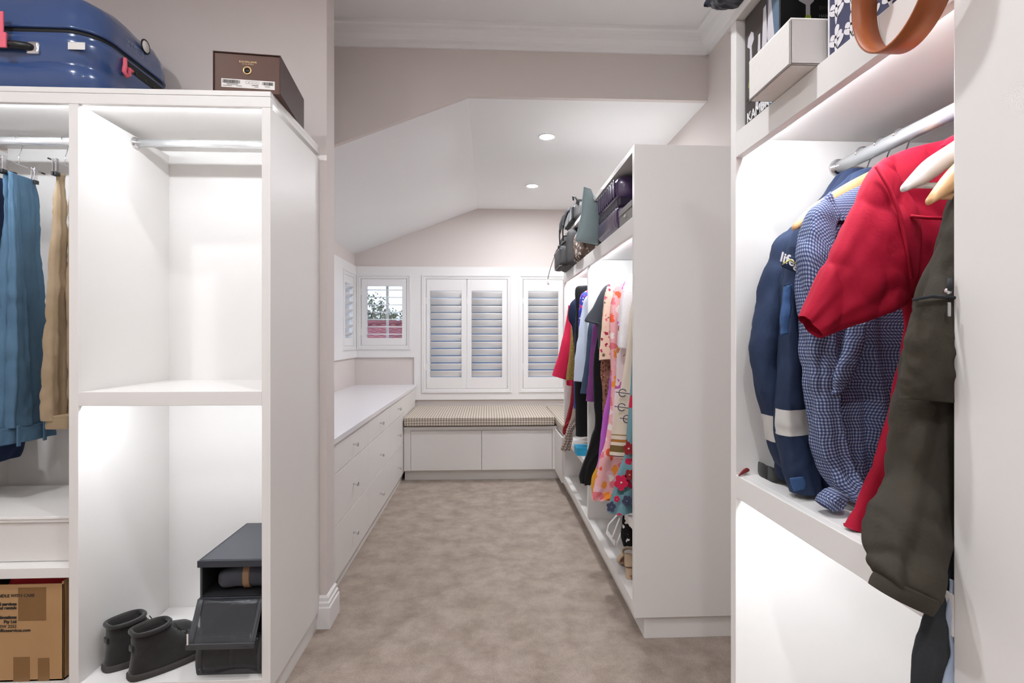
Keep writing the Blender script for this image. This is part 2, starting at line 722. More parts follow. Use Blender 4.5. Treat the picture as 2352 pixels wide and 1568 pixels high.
def window(num, a0, a1, z0, z1, axis, panels, tilt, pitch, nlou, zo, label_n):
    """casement behind a plantation shutter; a runs along the wall, d goes outwards"""
    wall = YB if axis == 'y' else XL2
    sg = 1 if axis == 'y' else -1

    def bx(name, a, d, z, m, parent, bev=.0012):
        dd = sorted((wall + sg * d[0], wall + sg * d[1]))
        return box(name, a, dd, z, m, parent, bev) if axis == 'y' else box(name, dd, a, z, m, parent, bev)
    mid = (a0 + a1) / 2
    root = thing(f'window_{num}', None, None, (mid, wall, z0) if axis == 'y' else (wall, mid, z0), kind='structure')
    # moulded architrave, proud of the boarding, in steps
    aw, n0 = .022, 'architrave'
    for k, (o, dep) in enumerate(((0.0, -.022), (.014, -.028))):
        lo, hi = a0 - .012 - o, a1 + .012 + o
        zl, zh = z0 - .012 - o, z1 + .012 + o
        bmx = bmesh.new()
        for (A, Zr) in (((lo - .014, lo), (zl - .014, zh + .014)), ((hi, hi + .014), (zl - .014, zh + .014)),
                        ((lo, hi), (zh, zh + .014)), ((lo, hi), (zl - .014, zl))):
            dd = sorted((wall + sg * dep, wall - sg * .017))
            if axis == 'y':
                bm_box(bmx, A, dd, Zr, .002)
            else:
                bm_box(bmx, dd, A, Zr, .002)
        from_bm(n0, bmx, 'trim', root)
    # outer window frame, mullion, glass
    for A, Zr in (((a0, a0 + .03), (z0, z1)), ((a1 - .03, a1), (z0, z1)), ((a0, a1), (z0, z0 + .03)), ((a0, a1), (z1 - .03, z1))):
        bx('window_frame', A, (.075, .125), Zr, 'trim', root)
    if axis == 'y' and num == 1 or num == 2:
        mm = mid + (.012 if num == 1 else 0)
        bx('mullion', (mm - .010, mm + .010), (.082, .118), (z0, z1), 'trim', root)
    bx('pane', (a0 + .03, a1 - .03), (.098, .102), (z0 + .03, z1 - .03), 'glass', root, 0)
    # shutters
    for (p0, p1, o0, o1) in panels:
        sh = bmesh.new()
        zb, zt = zo
        for A, Zr in (((p0, o0), (z0 + .002, z1 - .002)), ((o1, p1), (z0 + .002, z1 - .002)),
                      ((o0, o1), (z0 + .002, zb)), ((o0, o1), (zt, z1 - .002))):
            dd = sorted((wall + sg * -.014, wall + sg * .014))
            if axis == 'y':
                bm_box(sh, A, dd, Zr, .0008)
            else:
                bm_box(sh, dd, A, Zr, .0008)
        shut = from_bm('shutter', sh, 'trim', root)
        for k in range(nlou):
            zc = zt - (k + .5) * (zt - zb) / nlou
            hw = pitch * .5
            vs, fs = [], []
            N = 14
            for e, A in enumerate((o0 + .001, o1 - .001)):
                for j in range(N):
                    t = 2 * math.pi * j / N
                    q, r = hw * math.cos(t), .0045 * math.sin(t)
                    d = q * math.cos(tilt) - r * math.sin(tilt)
                    z = q * math.sin(tilt) + r * math.cos(tilt)
                    vs.append((A, wall + sg * d, zc + z) if axis == 'y' else (wall + sg * d, A, zc + z))
            for j in range(N):
                fs.append((j, (j + 1) % N, N + (j + 1) % N, N + j))
            fs += [tuple(range(N))[::-1], tuple(range(N, 2 * N))]
            bmz = bmesh.new()
            bv = [bmz.verts.new(v) for v in vs]
            for f in fs:
                bmz.faces.new([bv[i] for i in f])
            from_bm('louvre', bmz, 'trim', shut, True)
        for hz in (z0 + (z1 - z0) * .2, z0 + (z1 - z0) * .8):
            bx('hinge', (p0 - .006, p0 + .004), (-.018, -.008), (hz - .03, hz + .03), 'trim', shut)
    return root


OPEN_T, SHUT_T = math.radians(4), math.radians(-59)
window(1, *WIN[1], 'y', [(-1.218, -.787, -1.164, -.829)], OPEN_T, .066, 7, (1.196, 1.698), 'left')
window(2, *WIN[2], 'y', [(-.594, -.204, -.560, -.255), (-.199, .191, -.157, .141)], SHUT_T, .0715, 12, (.812, 1.655), 'mid')
window(3, *WIN[3], 'y', [(.349, .741, .397, .694)], SHUT_T, .0715, 12, (.812, 1.655), 'right')
window(4, *WL, 'x', [(4.804, 5.146, 4.85, 5.10)], math.radians(-30), .066, 7, (1.196, 1.698), 'side')


# ------------------------------------------------------------------ downlights
def downlight(x, y, z, label):
    t = thing('downlight', label, 'light', (x, y, z), group='recessed ceiling downlights')
    lathe('bezel', [(.052, -.001), (.052, -.004), (.044, -.006), (.043, -.001)], (x, y, z), 'z', 'trim', t)
    lathe('lens', [(.0425, -.0015), (.0425, -.0035)], (x, y, z), 'z', 'lamp', t)
    return t


for x, y, z, lb in ((.37, 3.34, ZF, 'round lit downlight in the sloped room ceiling, nearer to the bulkhead'),
                    (.37, 4.43, ZF, 'round lit downlight in the ceiling nearer to the shuttered windows'),
                    (-.05, .9, 2.80, 'added unseen downlight in the front ceiling ahead of the camera'),  # from here on: lamps out of view, added to light the front part
                    (-.05, -.7, 2.80, 'added unseen downlight in the front ceiling behind the camera'),
                    (-1.5, .6, 2.80, 'added unseen downlight in the front ceiling over the left wardrobe'),
                    (-1.5, -.9, 2.80, 'added unseen downlight in the far left corner of the front ceiling')):
    downlight(x, y, z, lb)

# ------------------------------------------------------------------ left wardrobe
def rail(name, a, b, r, parent, flange_axis):
    """hanging rail with an end socket at each gable"""
    o = tube(name, [a, b], r, 'rail', parent, 20)
    for p, s in ((a, 1), (b, -1)):
        d = (Vector(b) - Vector(a)).normalized() * s
        lathe('rail_socket', [(r + .006, 0), (r + .006, .004), (r + .003, .006), (r + .003, .012)] if s > 0 else
              [(r + .003, -.012), (r + .003, -.006), (r + .006, -.004), (r + .006, 0)], p, flange_axis, 'chrome', o)
    return o


LX0, LX1 = -1.95, -.695        # outer faces
LD0, LD1 = -1.319, -1.290      # the divider
LYF, LYB = 1.75, 2.253
wl = thing('wardrobe', 'white open wardrobe with the blue suitcase on top, by the wall end', 'wardrobe', (-1.3, 2.0, 0))
box('top_panel', (LX0, LX1), (LYF, LYB), (1.9725, 1.989), 'white', wl)
box('top_fascia', (LX0, LX1), (LYF, LYF + .018), (1.938, 1.9715), 'white', wl)
box('ceiling_board', (LX0, LX1), (LYF + .019, LYB), (1.956, 1.972), 'white', wl, 0)
box('side_panel', (LX1 - .028, LX1), (LYF, LYB), (.07, 1.9375), 'white', wl)
box('divider_panel', (LD0, LD1), (LYF, LYB - .02), (.106, 1.9375), 'white', wl)
box('side_panel', (LX0, LX0 + .03), (LYF, LYB), (.07, 1.9375), 'white', wl)
box('back_panel', (LX0 + .03, LX1 - .028), (LYB - .02, LYB), (.07, 1.956), 'white', wl)
box('bottom_panel', (LX0 + .03, LX1 - .028), (LYF, LYB - .02), (.07, .106), 'white', wl)
box('kickboard', (LX0 + .05, LX1 - .008), (LYF + .05, LYB), (0, .07), 'white', wl)
sh = box('shelf', (LD1, LX1 - .028), (LYF + .018, LYB - .02), (1.010, 1.028), 'white', wl)
box('shelf_fascia', (LD1, LX1 - .028), (LYF, LYF + .018), (.983, 1.028), 'white', wl)
box('shelf', (LX0 + .03, LD0), (LYF, LYB - .02), (.443, .475), 'white', wl)
rail('hanging_rail', (LD1, 2.02, 1.912), (LX1 - .028, 2.02, 1.912), .0145, wl, 'x')
rail('hanging_rail', (LX0 + .03, 2.02, 1.912), (LD0, 2.02, 1.912), .0145, wl, 'x')
for a, b, z in ((LD1 + .01, LX1 - .038, 1.946), (LX0 + .04, LD0 - .01, 1.946), (LD1 + .01, LX1 - .038, .998)):
    box('led_strip', (a, b), (LYF + .020, LYF + .030), (z, z + .008), 'led', wl, 0)

# ------------------------------------------------------------------ drawer chest and counter along the window end
DX = -.70
dc = thing('drawer_chest', 'long low white chest of nine drawers with chrome knobs', 'drawers', (-1.0, 3.9, 0))
box('carcass', (XL2 + .02, DX - .02), (2.40, YB - .02), (.07, .712), 'white', dc, 0)
box('kickboard', (XL2 + .02, DX - .022), (2.40, 4.62), (0, .07), 'white', dc)
box('end_filler', (DX - .02, DX), (4.5625, YB - .019), (.07, .712), 'white', dc)
cols = [(2.485, 3.175), (3.175, 3.872), (3.872, 4.560)]
rows_ = [(.572, .712), (.328, .570), (.072, .326)]
kz = [.643, .437, .183]
box('end_filler', (DX - .02, DX), (2.40, 2.484), (.072, .712), 'white', dc)
for r, (z0, z1) in enumerate(rows_):
    for (y0, y1) in cols:
        d = box('drawer', (DX - .02, DX), (y0 + .0012, y1 - .0012), (z0 + .001, z1 - .001), 'white', dc, .001)
        lathe('knob', [(.005, 0), (.005, .012), (.011, .020), (.012, .025), (.008, .028)], (DX, (y0 + y1) / 2, kz[r]), 'x', 'chrome', d, 16)
ct = box('countertop', (XL2 + .001, DX + .010), (2.40, YB - .001), (.714, .744), 'stone', None, .003)
tag(ct, 'white smooth countertop lying on the long drawer chest', 'countertop')

# ------------------------------------------------------------------ window seat
M['gingham'] = check_mat('beige_gingham', (224, 216, 205), (190, 178, 164), (146, 132, 118), .022, .5, 'Object', axes=(0, (1, 2)))
M['gingham2'] = check_mat('beige_gingham_side', (224, 216, 205), (190, 178, 164), (146, 132, 118), .022, .5, 'Object', axes=(1, (0, 2)))
SY = 4.49
ws = thing('window_seat', 'white corner window seat cabinet with two plain doors under the gingham cushion', 'bench', (0, 4.9, 0))
box('carcass', (DX + .004, .56), (SY + .02, YB - .02), (.09, .424), 'white', ws, 0)
box('seat_board', (DX + .004, .585), (SY - .012, YB - .02), (.4375, .457), 'white', ws)
box('top_rail', (DX + .004, .585), (SY + .004, SY + .02), (.424, .4374), 'white', ws, 0)
box('filler', (DX + .004, -.640), (SY, SY + .02), (.09, .436), 'white', ws)
box('filler', (.545, .585), (SY, SY + .02), (.09, .436), 'white', ws)
box('door', (-.638, -.052), (SY, SY + .019), (.092, .421), 'white', ws)
box('door', (-.048, .543), (SY, SY + .019), (.092, .421), 'white', ws)
box('kickboard', (DX + .004, .62), (SY + .05, SY + .07), (0, .09), 'white', ws)
# the arm along the right wall
box('side_front', (.565, .585), (4.07, SY), (.09, .436), 'white', ws)
box('carcass', (.586, XR), (4.07, YB - .02), (.09, .424), 'white', ws, 0)
box('seat_board', (.5855, XR), (4.07, YB - .02), (.4375, .457), 'white', ws)
box('kickboard', (.62, .64), (4.07, SY + .05), (0, .09), 'white', ws)


def cushion(name, x, y, z, m, label):
    c = ((x[0] + x[1]) / 2, (y[0] + y[1]) / 2, (z[0] + z[1]) / 2)
    d = ((x[1] - x[0]) / 2, (y[1] - y[0]) / 2, (z[1] - z[0]) / 2)
    t = thing(name, label, 'cushion', (c[0], c[1], z[0]))
    rbox('cushion_pad', c, d, .016, m, t, 22, crumple=.004, cscale=7, bulge=.004)
    for zz in (z[0] + .010, z[1] - .010):
        k = .003
        pts = [(x[0] + .02, y[0] - k + .002, zz), (x[1] - .02, y[0] - k + .002, zz)]
        tube('piping', pts, .004, m, t, 8)
    return t


cushion('seat_cushion', (DX + .008, .562), (SY - .04, YB - .03), (.4655, .541), 'gingham', 'long beige gingham seat cushion under the double shuttered window')
cushion('seat_cushion', (.570, XR - .02), (4.08, YB - .03), (.4655, .537), 'gingham2', 'beige gingham seat cushion on the right arm, half hidden by hanging clothes')

# ------------------------------------------------------------------ far right wardrobe (window end)
RX = .58
GY = [(2.095, 2.125), (3.082, 3.107), (4.03, 4.06)]
wr = thing('wardrobe', 'tall white open wardrobe full of bright dresses, plain end panel towards the camera', 'wardrobe', (.9, 3.0, 0))
box('end_panel', (RX, XR - .004), GY[0], (.09, 1.965), 'white', wr)
box('divider_panel', (RX + .002, XR - .02), GY[1], (.148, 1.650), 'white', wr)
box('end_panel', (RX, XR - .004), GY[2], (.09, 1.965), 'white', wr)
box('back_panel', (XR - .02, XR - .004), (GY[0][1], GY[2][0]), (.09, 1.945), 'white', wr)
box('top_panel', (RX, XR - .02), (GY[0][1], GY[2][0]), (1.942, 1.965), 'white', wr)
box('storage_shelf', (RX + .018, XR - .02), (GY[0][1], GY[2][0]), (1.652, 1.684), 'white', wr)
box('shelf_fascia', (RX, RX + .018), (GY[0][1], GY[2][0]), (1.614, 1.684), 'white', wr)
box('bottom_panel', (RX, XR - .02), (GY[0][1], GY[2][0]), (.098, .148), 'white', wr)
box('kickboard', (RX + .045, RX + .063), (2.1285, 4.06), (0, .092), 'white', wr)
box('kickboard', (RX + .045, XR - .004), (2.11, 2.128), (0, .089), 'white', wr)
for a, b in ((GY[0][1], GY[1][0]), (GY[1][1], GY[2][0])):
    box('shelf', (RX + .004, XR - .02), (a, b), (.425, .460), 'white', wr)
    rail('hanging_rail', (.86, a, 1.600), (.86, b, 1.600), .0125, wr, 'y')
    box('led_strip', (RX + .022, RX + .034), (a + .01, b - .01), (1.640, 1.649), 'led', wr, 0)

# ------------------------------------------------------------------ near right wardrobe
NY0, NY1 = .642, 1.228
wn = thing('wardrobe', 'white open wardrobe nearest on the right, work shirts hanging over its shelf', 'wardrobe', (.9, .9, 0))
box('side_panel', (RX, XR - .004), (NY1, NY1 + .026), (.07, 1.942), 'white', wn)
box('side_panel', (RX, XR - .004), (NY0 - .12, NY0), (.07, 1.942), 'white', wn, .002)
box('back_panel', (XR - .02, XR - .004), (NY0, NY1), (.07, 1.942), 'white', wn)
box('top_panel', (RX, XR - .004), (NY0 - .12, NY1 + .026), (1.943, 1.965), 'white', wn)
box('storage_shelf', (RX + .018, XR - .02), (NY0, NY1), (1.663, 1.679), 'white', wn)
box('shelf_fascia', (RX, RX + .018), (NY0, NY1), (1.620, 1.679), 'white', wn)
box('shelf', (RX + .018, XR - .02), (NY0, NY1), (.860, .879), 'white', wn)
box('shelf_fascia', (RX, RX + .018), (NY0, NY1), (.826, .879), 'white', wn)
box('bottom_panel', (RX, XR - .02), (NY0, NY1), (.07, .106), 'white', wn)
box('kickboard', (RX + .045, RX + .06), (NY0 - .12, NY1 + .02), (0, .07), 'white', wn)
box('led_strip', (RX + .021, RX + .031), (NY0 + .01, NY1 - .01), (1.653, 1.662), 'led', wn, 0)
box('led_strip', (RX + .021, RX + .031), (NY0 + .01, NY1 - .01), (.850, .859), 'led', wn, 0)
NR = (.825, 1.600)       # rail: x, z
rail('hanging_rail', (NR[0], NY0, NR[1]), (NR[0], NY1, NR[1]), .0145, wn, 'y')

# ------------------------------------------------------------------ suitcase and shoe box on the left wardrobe
ZT = 1.9895
M['suit'] = mat('blue_polycarbonate', (58, 84, 134), .22, spec=.6, coat=.4, bump=(60, .05, .002))
M['zip'] = mat('black_zip_tape', (20, 20, 22), .6)
M['pink'] = mat('pink_ribbon', (240, 110, 130), .7)
M['sticker'] = mat('white_paper_sticker', (232, 228, 224), .7)


def shell(name, x, y, prof, rc, m, parent, rip=0.0, n=120):
    """hard shell as stacked rounded rectangles: prof = [(z, inset)]; rip = ripple of the moulded ribs"""
    vs, fs = [], []
    for z, ins, rp in prof:
        x0, x1, y0, y1 = x[0] + ins, x[1] - ins, y[0] + ins, y[1] - ins
        r = max(rc - ins * .6, .01)
        per = [(x1 - r, y0 + r, -math.pi / 2), (x1 - r, y1 - r, 0), (x0 + r, y1 - r, math.pi / 2), (x0 + r, y0 + r, math.pi)]
        ring = []
        for cx, cy, a in per:
            for j in range(13):
                t = a + math.pi / 2 * j / 12
                ring.append((cx + r * math.cos(t), cy + r * math.sin(t)))
        out = []
        k = len(ring)
        for j in range(k):      # split the straight runs
            p, q = ring[j], ring[(j + 1) % k]
            L = math.dist(p, q)
            s = max(1, int(L / .012))
            for e in range(s):
                out.append((p[0] + (q[0] - p[0]) * e / s, p[1] + (q[1] - p[1]) * e / s))
        vs.append([Vector((px, py, z + rp * (math.sin(px * 30) * 1.2 + math.sin(py * 36) * 1.2))) for px, py in out])
    k = min(len(r) for r in vs)
    # equal counts: resample every ring
    N = 220
    flat = []
    for r in vs:
        cum = [0]
        for j in range(len(r)):
            cum.append(cum[-1] + (r[(j + 1) % len(r)] - r[j]).length)
        j = 0
        for i in range(N):
            d = cum[-1] * i / N
            while cum[j + 1] < d:
                j += 1
            t = (d - cum[j]) / max(cum[j + 1] - cum[j], 1e-9)
            flat.append(r[j % len(r)].lerp(r[(j + 1) % len(r)], t))
    for i in range(len(prof) - 1):
        for j in range(N):
            fs.append((i * N + j, i * N + (j + 1) % N, (i + 1) * N + (j + 1) % N, (i + 1) * N + j))
    bm = bmesh.new()
    bv = [bm.verts.new(v) for v in flat]
    for f in fs:
        bm.faces.new([bv[i] for i in f])
    bm.faces.new(bv[:N])
    bm.faces.new(bv[-N:])
    return from_bm(name, bm, m, parent, True)


SX, SYY = (-1.93, -1.262), (1.782, 2.235)
sc_ = thing('suitcase', 'glossy blue hard suitcase lying flat on the left wardrobe', 'suitcase', (-1.55, 2.0, ZT))
zz = ZT + .195
shell('lower_shell', SX, SYY, [(ZT, .055, 0), (ZT + .006, .030, 0), (ZT + .025, .012, .004), (ZT + .05, .004, .006), (ZT + .085, .002, .005),
      (ZT + .092, .010, 0), (ZT + .10, .004, 0), (ZT + .16, .0, 0), (zz - .016, .0, 0), (zz - .012, .004, 0), (zz - .008, 0, 0), (zz - .004, .004, 0)], .10, 'suit', sc_)
shell('zip_band', SX, SYY, [(zz - .005, .008, 0), (zz + .012, .008, 0)], .10, 'zip', sc_)
shell('upper_shell', SX, SYY, [(zz + .011, .004, 0), (zz + .014, 0, 0), (zz + .02, .003, 0), (zz + .05, .004, 0), (zz + .09, .012, 0), (zz + .125, .03, .003),
      (zz + .148, .055, .006), (zz + .158, .085, .007), (zz + .160, .13, .006), (zz + .161, .2, .004)], .10, 'suit', sc_)
hd = tube('carry_handle', [(-1.66, 1.779, ZT + .135), (-1.66, 1.765, ZT + .135), (-1.60, 1.762, ZT + .136), (-1.49, 1.764, ZT + .136), (-1.46, 1.772, ZT + .136), (-1.452, 1.782, ZT + .136)],
          [.010, .012, .013, .013, .012, .011], 'blackplastic', sc_, 12)
rbox('handle_mount', (-1.452, 1.781, ZT + .136), (.020, .006, .020), .006, 'chrome', hd, 6)
rb = box('ribbon', (-1.535, -1.505), (1.744, 1.750), (ZT + .118, ZT + .165), 'pink', sc_, .001)
box('ribbon_tail', (-1.548, -1.520), (1.752, 1.757), (ZT + .155, ZT + .235), 'pink', rb, .001)
box('sticker', (-1.345, -1.292), (1.7805, 1.7818), (ZT + .135, ZT + .158), 'sticker', sc_, 0)
# trims on the short side: combination lock strip with feet, ribbon loop, oval badge, printed notice
box('lock_strip', (-1.2635, -1.2600), (1.93, 2.14), (ZT + .148, ZT + .180), 'zip', sc_, .001)
for yy in (1.98, 2.03, 2.08):
    lathe('rivet', [(.004, 0), (.004, .002)], (-1.2602, yy, ZT + .156), 'x', 'blackplastic', sc_, 10)
lp = tube('ribbon_loop', [(-1.258, 1.918, ZT + .178), (-1.252, 1.910, ZT + .150), (-1.252, 1.905, ZT + .128), (-1.252, 1.918, ZT + .118), (-1.252, 1.932, ZT + .128), (-1.252, 1.930, ZT + .152)], .007, 'pink', sc_, 8)
tube('ribbon_end', [(-1.252, 1.930, ZT + .150), (-1.248, 1.945, ZT + .146)], .005, 'pink', lp, 6)
bdg = lathe('badge_ring', [(.026, 0), (.026, .003), (.021, .003), (.021, 0)], (-1.268, 2.045, zz + .093), 'x', 'zip', sc_, 24)
lathe('badge_face', [(.021, 0), (.021, .002)], (-1.267, 2.045, zz + .093), 'x', 'sticker', sc_, 24)
M['print'] = mat('pale_print', (150, 158, 180), .6)
for a, b, c, d in ((1.94, 2.03, .040, .0412), (1.94, 2.03, .064, .0652), (1.94, 1.9412, .040, .065), (2.029, 2.03, .040, .065)):
    box('print_frame', (-1.2665, -1.2655), (a, b), (zz + c, zz + d), 'print', sc_, 0)
for k in range(2):
    text('lettering', ['HARD SHELL', 'CARE INSIDE'][k] if False else 'IIII IIII IIIIII', .012, frame4((-1.2655, 1.945, zz + .054 - .011 * k), (0, 1, 0), (0, 0, 1)), 'print', sc_)

M['boxbrown'] = mat('dark_brown_card', (96, 66, 54), .5, vary=(6, (88, 60, 48)))
M['boxdark'] = mat('dark_brown_card_edge', (62, 34, 28), .55)
M['gold'] = mat('gold_foil', (222, 190, 140), .35, metal=.6)
M['ink'] = mat('black_ink', (40, 38, 36), .7)
sb = thing('shoe_box', 'dark brown shoe box with a barcode label and round finger hole', 'box', (-.79, 1.92, ZT), math.radians(6))
bw, bd, bh = .205, .325, .125
box('tray', (-bw / 2 + .003, bw / 2 - .003), (-bd / 2 + .004, bd / 2 - .003), (0, bh - .003), 'boxbrown', sb, .001, local=True)
boxes('sleeve', [((-bw / 2, -bw / 2 + .003), (-bd / 2, bd / 2), (0, bh)), ((bw / 2 - .003, bw / 2), (-bd / 2, bd / 2), (0, bh)),
                 ((-bw / 2, bw / 2), (-bd / 2, bd / 2), (bh - .003, bh))], 'boxdark', sb, .0004, local=True)
lathe('eyelet', [(.0135, 0), (.0135, -.002), (.010, -.003), (.0095, 0)], (0, -bd / 2 + .004, .070), 'y', 'gold', sb, 24, local=True)
lathe('finger_hole', [(.0098, -.0004), (.0098, .004)], (0, -bd / 2 + .004, .070), 'y', 'blackplastic', sb, 24, local=True)
lb = box('label', (-.078, .084), (-bd / 2 + .0032, -bd / 2 + .0042), (.013, .040), 'sticker', sb, 0, local=True)
yy = -bd / 2 + .0030


def lines(name, y, rects, m, parent, local=True):
    return boxes(name, [((a, b), (y - .0004, y), (c, d)) for a, b, c, d in rects], m, parent, 0, local)


rr = random.Random(3)
bars = []
x = -.074
while x < -.022:
    wd = rr.choice([.0008, .0012, .002])
    bars.append((x, x + wd, .026, .037))
    x += wd + rr.choice([.0008, .0014])
x = .046
while x < .077:
    wd = rr.choice([.0008, .0012, .002])
    bars.append((x, x + wd, .026, .036))
    x += wd + rr.choice([.0008, .0014])
bars += [(-.062, -.028, .0225, .0238), (-.074, -.046, .018, .0190), (-.034, -.016, .018, .019), (.014, .034, .0225, .024), (.022, .034, .018, .019), (.054, .070, .021, .022)]
for k in range(4):
    cx = .000 + .0105 * k
    bars += [(cx - .003, cx + .003, .0355, .0359), (cx - .003, cx + .003, .0275, .0279), (cx - .0043, cx - .0039, .0282, .0352), (cx + .0039, cx + .0043, .0282, .0352)]
lines('barcode', yy, bars, 'ink', lb)
text('lettering', 'R.M.WILLIAMS', .0085, frame4((.002, -bd / 2 + .0038, .095), (1, 0, 0), (0, 0, 1)), 'gold', sb, 'CENTER', True)
text('lettering', 'EST. 1932  AUSTRALIA', .0035, frame4((.002, -bd / 2 + .0038, .0895), (1, 0, 0), (0, 0, 1)), 'gold', sb, 'CENTER', True)

# ------------------------------------------------------------------ trousers on the left rail
M['denimblue'] = mat('washed_blue_twill', (84, 114, 138), .85, spec=.2, bump=(220, .25), vary=(7, (74, 102, 126)))
M['navy'] = mat('navy_twill', (30, 44, 74), .85, spec=.25, bump=(260, .2))
M['khaki'] = mat('tan_corduroy', (172, 151, 125), .9, spec=.2, bump=(200, .3), vary=(9, (156, 135, 108)))
M['greycloth'] = mat('grey_cloth', (120, 122, 126), .9, bump=(200, .2))
LR = (2.02, 1.912)            # rail: y, z


def clip_hanger(x, label, yspan=(-.107, .107), drop=.085, group='clip hangers on the left rail'):
    """wire trouser hanger: hook over the rail, a long bar across it and two clips"""
    t = thing('clip_hanger', label, 'hanger', (x, LR[0], LR[1] - drop), group=group)
    zb = -drop * .0
    pts = [(0, 0, .0)] + [(0, 0, .03), (0, .008, .05)] + [(0, q[1], q[2]) for q in arc((0, 0, drop), .0185, -.35, math.pi * 1.02, 14, 'yz')]
    tube('hook', pts, .0016, 'chrome', t, 8, local=True)
    b = tube('bar', [(0, yspan[0], 0), (0, yspan[1], 0)], .0020, 'chrome', t, 8, local=True)
    for e in yspan:
        tube('bar_tip', [(0, e - .006, 0), (0, e + .006, 0)], .0032, 'blackplastic', b, 8, local=True)
    for e in (yspan[0] * .62, yspan[1] * .62):
        c = boxes('clip', [((-.007, -.004), (e - .007, e + .007), (-.045, .010)), ((.004, .007), (e - .007, e + .007), (-.045, .010)),
                           ((-.004, .004), (e - .004, e + .004), (-.006, .006))], 'chrome', t, .001, local=True)
        boxes('clip_pad', [((-.009, -.002), (e - .0105, e + .0105), (-.052, -.038)), ((.002, .009), (e - .0105, e + .0105), (-.052, -.038))], 'blackplastic', c, .001, local=True)
    return t


def vec(*a):
    return Vector(a)


XT = -1.697
clip_hanger(XT, 'wire clip hanger holding the washed blue trousers')
bt = thing('trousers', 'washed blue trousers hanging by the cuffs, waistband at the bottom', 'trousers', (XT, 2.0, .92))
zt = LR[1] - .085 - .040
loft('leg', [(vec(XT - .002, 2.028, zt), vec(0, .068, 0), vec(.010, 0, 0)), (vec(XT + .002, 2.028, zt - .25), vec(0, .077, 0), vec(.016, 0, 0)),
             (vec(XT + .005, 2.025, zt - .55), vec(.004, .092, 0), vec(.022, 0, 0)), (vec(XT + .010, 2.02, zt - .78), vec(.006, .108, 0), vec(.032, 0, 0)),
             (vec(XT + .012, 2.01, zt - .905), vec(.008, .120, 0), vec(.040, 0, 0))], 'denimblue', bt, 72, 70, fold=.008, waves=5, crumple=.005, cscale=7, seed=2, crease=.004)
loft('leg', [(vec(XT + .016, 1.975, zt - .004), vec(0, .016, 0), vec(.006, 0, 0)), (vec(XT + .026, 1.972, zt - .3), vec(0, .024, 0), vec(.012, 0, 0)),
             (vec(XT + .038, 1.968, zt - .6), vec(0, .034, 0), vec(.018, 0, 0)), (vec(XT + .044, 1.962, zt - .90), vec(0, .048, 0), vec(.022, 0, 0))],
     'denimblue', bt, 44, 60, fold=.005, waves=3, crumple=.005, cscale=10, seed=5, crease=.004)
loft('waistband', [(vec(XT + .014, 2.005, zt - .90), vec(.010, .120, 0), vec(.046, 0, 0)), (vec(XT + .016, 2.0, zt - .955), vec(.012, .124, 0), vec(.048, 0, 0))],
     'denimblue', bt, 64, 8, fold=.005, waves=5, crumple=.004, seed=9)
for yy_ in (1.93, 2.04):
    box('belt_loop', (XT + .066, XT + .072), (yy_, yy_ + .014), (zt - .965, zt - .892), 'denimblue', bt, .002)
XT2 = -1.80
clip_hanger(XT2, 'wire clip hanger holding the dark navy trousers')
nt_ = thing('trousers', 'dark navy trousers hanging behind the washed blue trousers', 'trousers', (XT2, 2.0, .88))
loft('leg', [(vec(XT2, 2.01, zt), vec(0, .088, 0), vec(.012, 0, 0)), (vec(XT2 - .004, 2.01, zt - .5), vec(0, .10, 0), vec(.018, 0, 0)),
             (vec(XT2 - .002, 2.0, zt - .94), vec(0, .130, 0), vec(.030, 0, 0)), (vec(XT2 + .02, 2.0, zt - .99), vec(0, .130, 0), vec(.042, 0, 0))], 'navy', nt_, 56, 50, fold=.005, crumple=.005, seed=12)
loft('waistband', [(vec(XT2 + .02, 2.0, zt - .98), vec(0, .13, 0), vec(.043, 0, 0)), (vec(XT2 + .02, 1.99, zt - 1.03), vec(0, .12, 0), vec(.043, 0, 0))], 'navy', nt_, 56, 6, fold=.004, seed=13)
XT3 = -1.88
clip_hanger(XT3, 'wire clip hanger holding the grey scarf at the left edge')
gs = loft('scarf', [(vec(XT3, 2.02, zt), vec(0, .10, 0), vec(.010, 0, 0)), (vec(XT3, 2.01, zt - .6), vec(0, .11, 0), vec(.014, 0, 0)),
                    (vec(XT3 + .03, 1.98, zt - 1.08), vec(0, .09, 0), vec(.02, 0, 0))], 'greycloth', None, 48, 40, fold=.006, crumple=.006, seed=14, hem=.012)
tag(gs, 'grey ragged hem hanging below the dark navy trousers', 'scarf')
XK = -1.535
clip_hanger(XK, 'wire clip hanger holding the tan corduroy trousers', (-.07, .07))
kt = thing('trousers', 'tan corduroy trousers hanging by the cuffs beside the divider', 'trousers', (XK, 2.0, .97))
for s_, yo in ((0, 2.005), (1, 2.050)):
    xo = XK - .004 + .012 * s_
    loft('leg', [(vec(xo, yo, zt + .005), vec(0, .022, 0), vec(.005, 0, 0)), (vec(xo + .008 * s_ - .006 * (1 - s_), yo, zt - .22), vec(0, .030, 0), vec(.014, 0, 0)),
                 (vec(xo + .020 * s_ - .012 * (1 - s_), yo - .002, zt - .5), vec(0, .042, 0), vec(.022, 0, 0)),
                 (vec(xo + .034 * s_ - .010 * (1 - s_), yo - .004, zt - .72), vec(0, .050, 0), vec(.028, 0, 0)),
                 (vec(xo + .034 * s_ - .006 * (1 - s_), yo - .004, zt - .88), vec(0, .052, 0), vec(.028, 0, 0))], 'khaki', kt, 48, 70, fold=.005, waves=4, crumple=.004, cscale=11, seed=20 + s_, crease=.004)
loft('waistband', [(vec(XK + .014, 2.022, zt - .862), vec(0, .072, 0), vec(.048, 0, 0)), (vec(XK + .014, 2.022, zt - .91), vec(0, .072, 0), vec(.050, 0, 0))], 'khaki', kt, 56, 8, fold=.003, crumple=.003, seed=23)

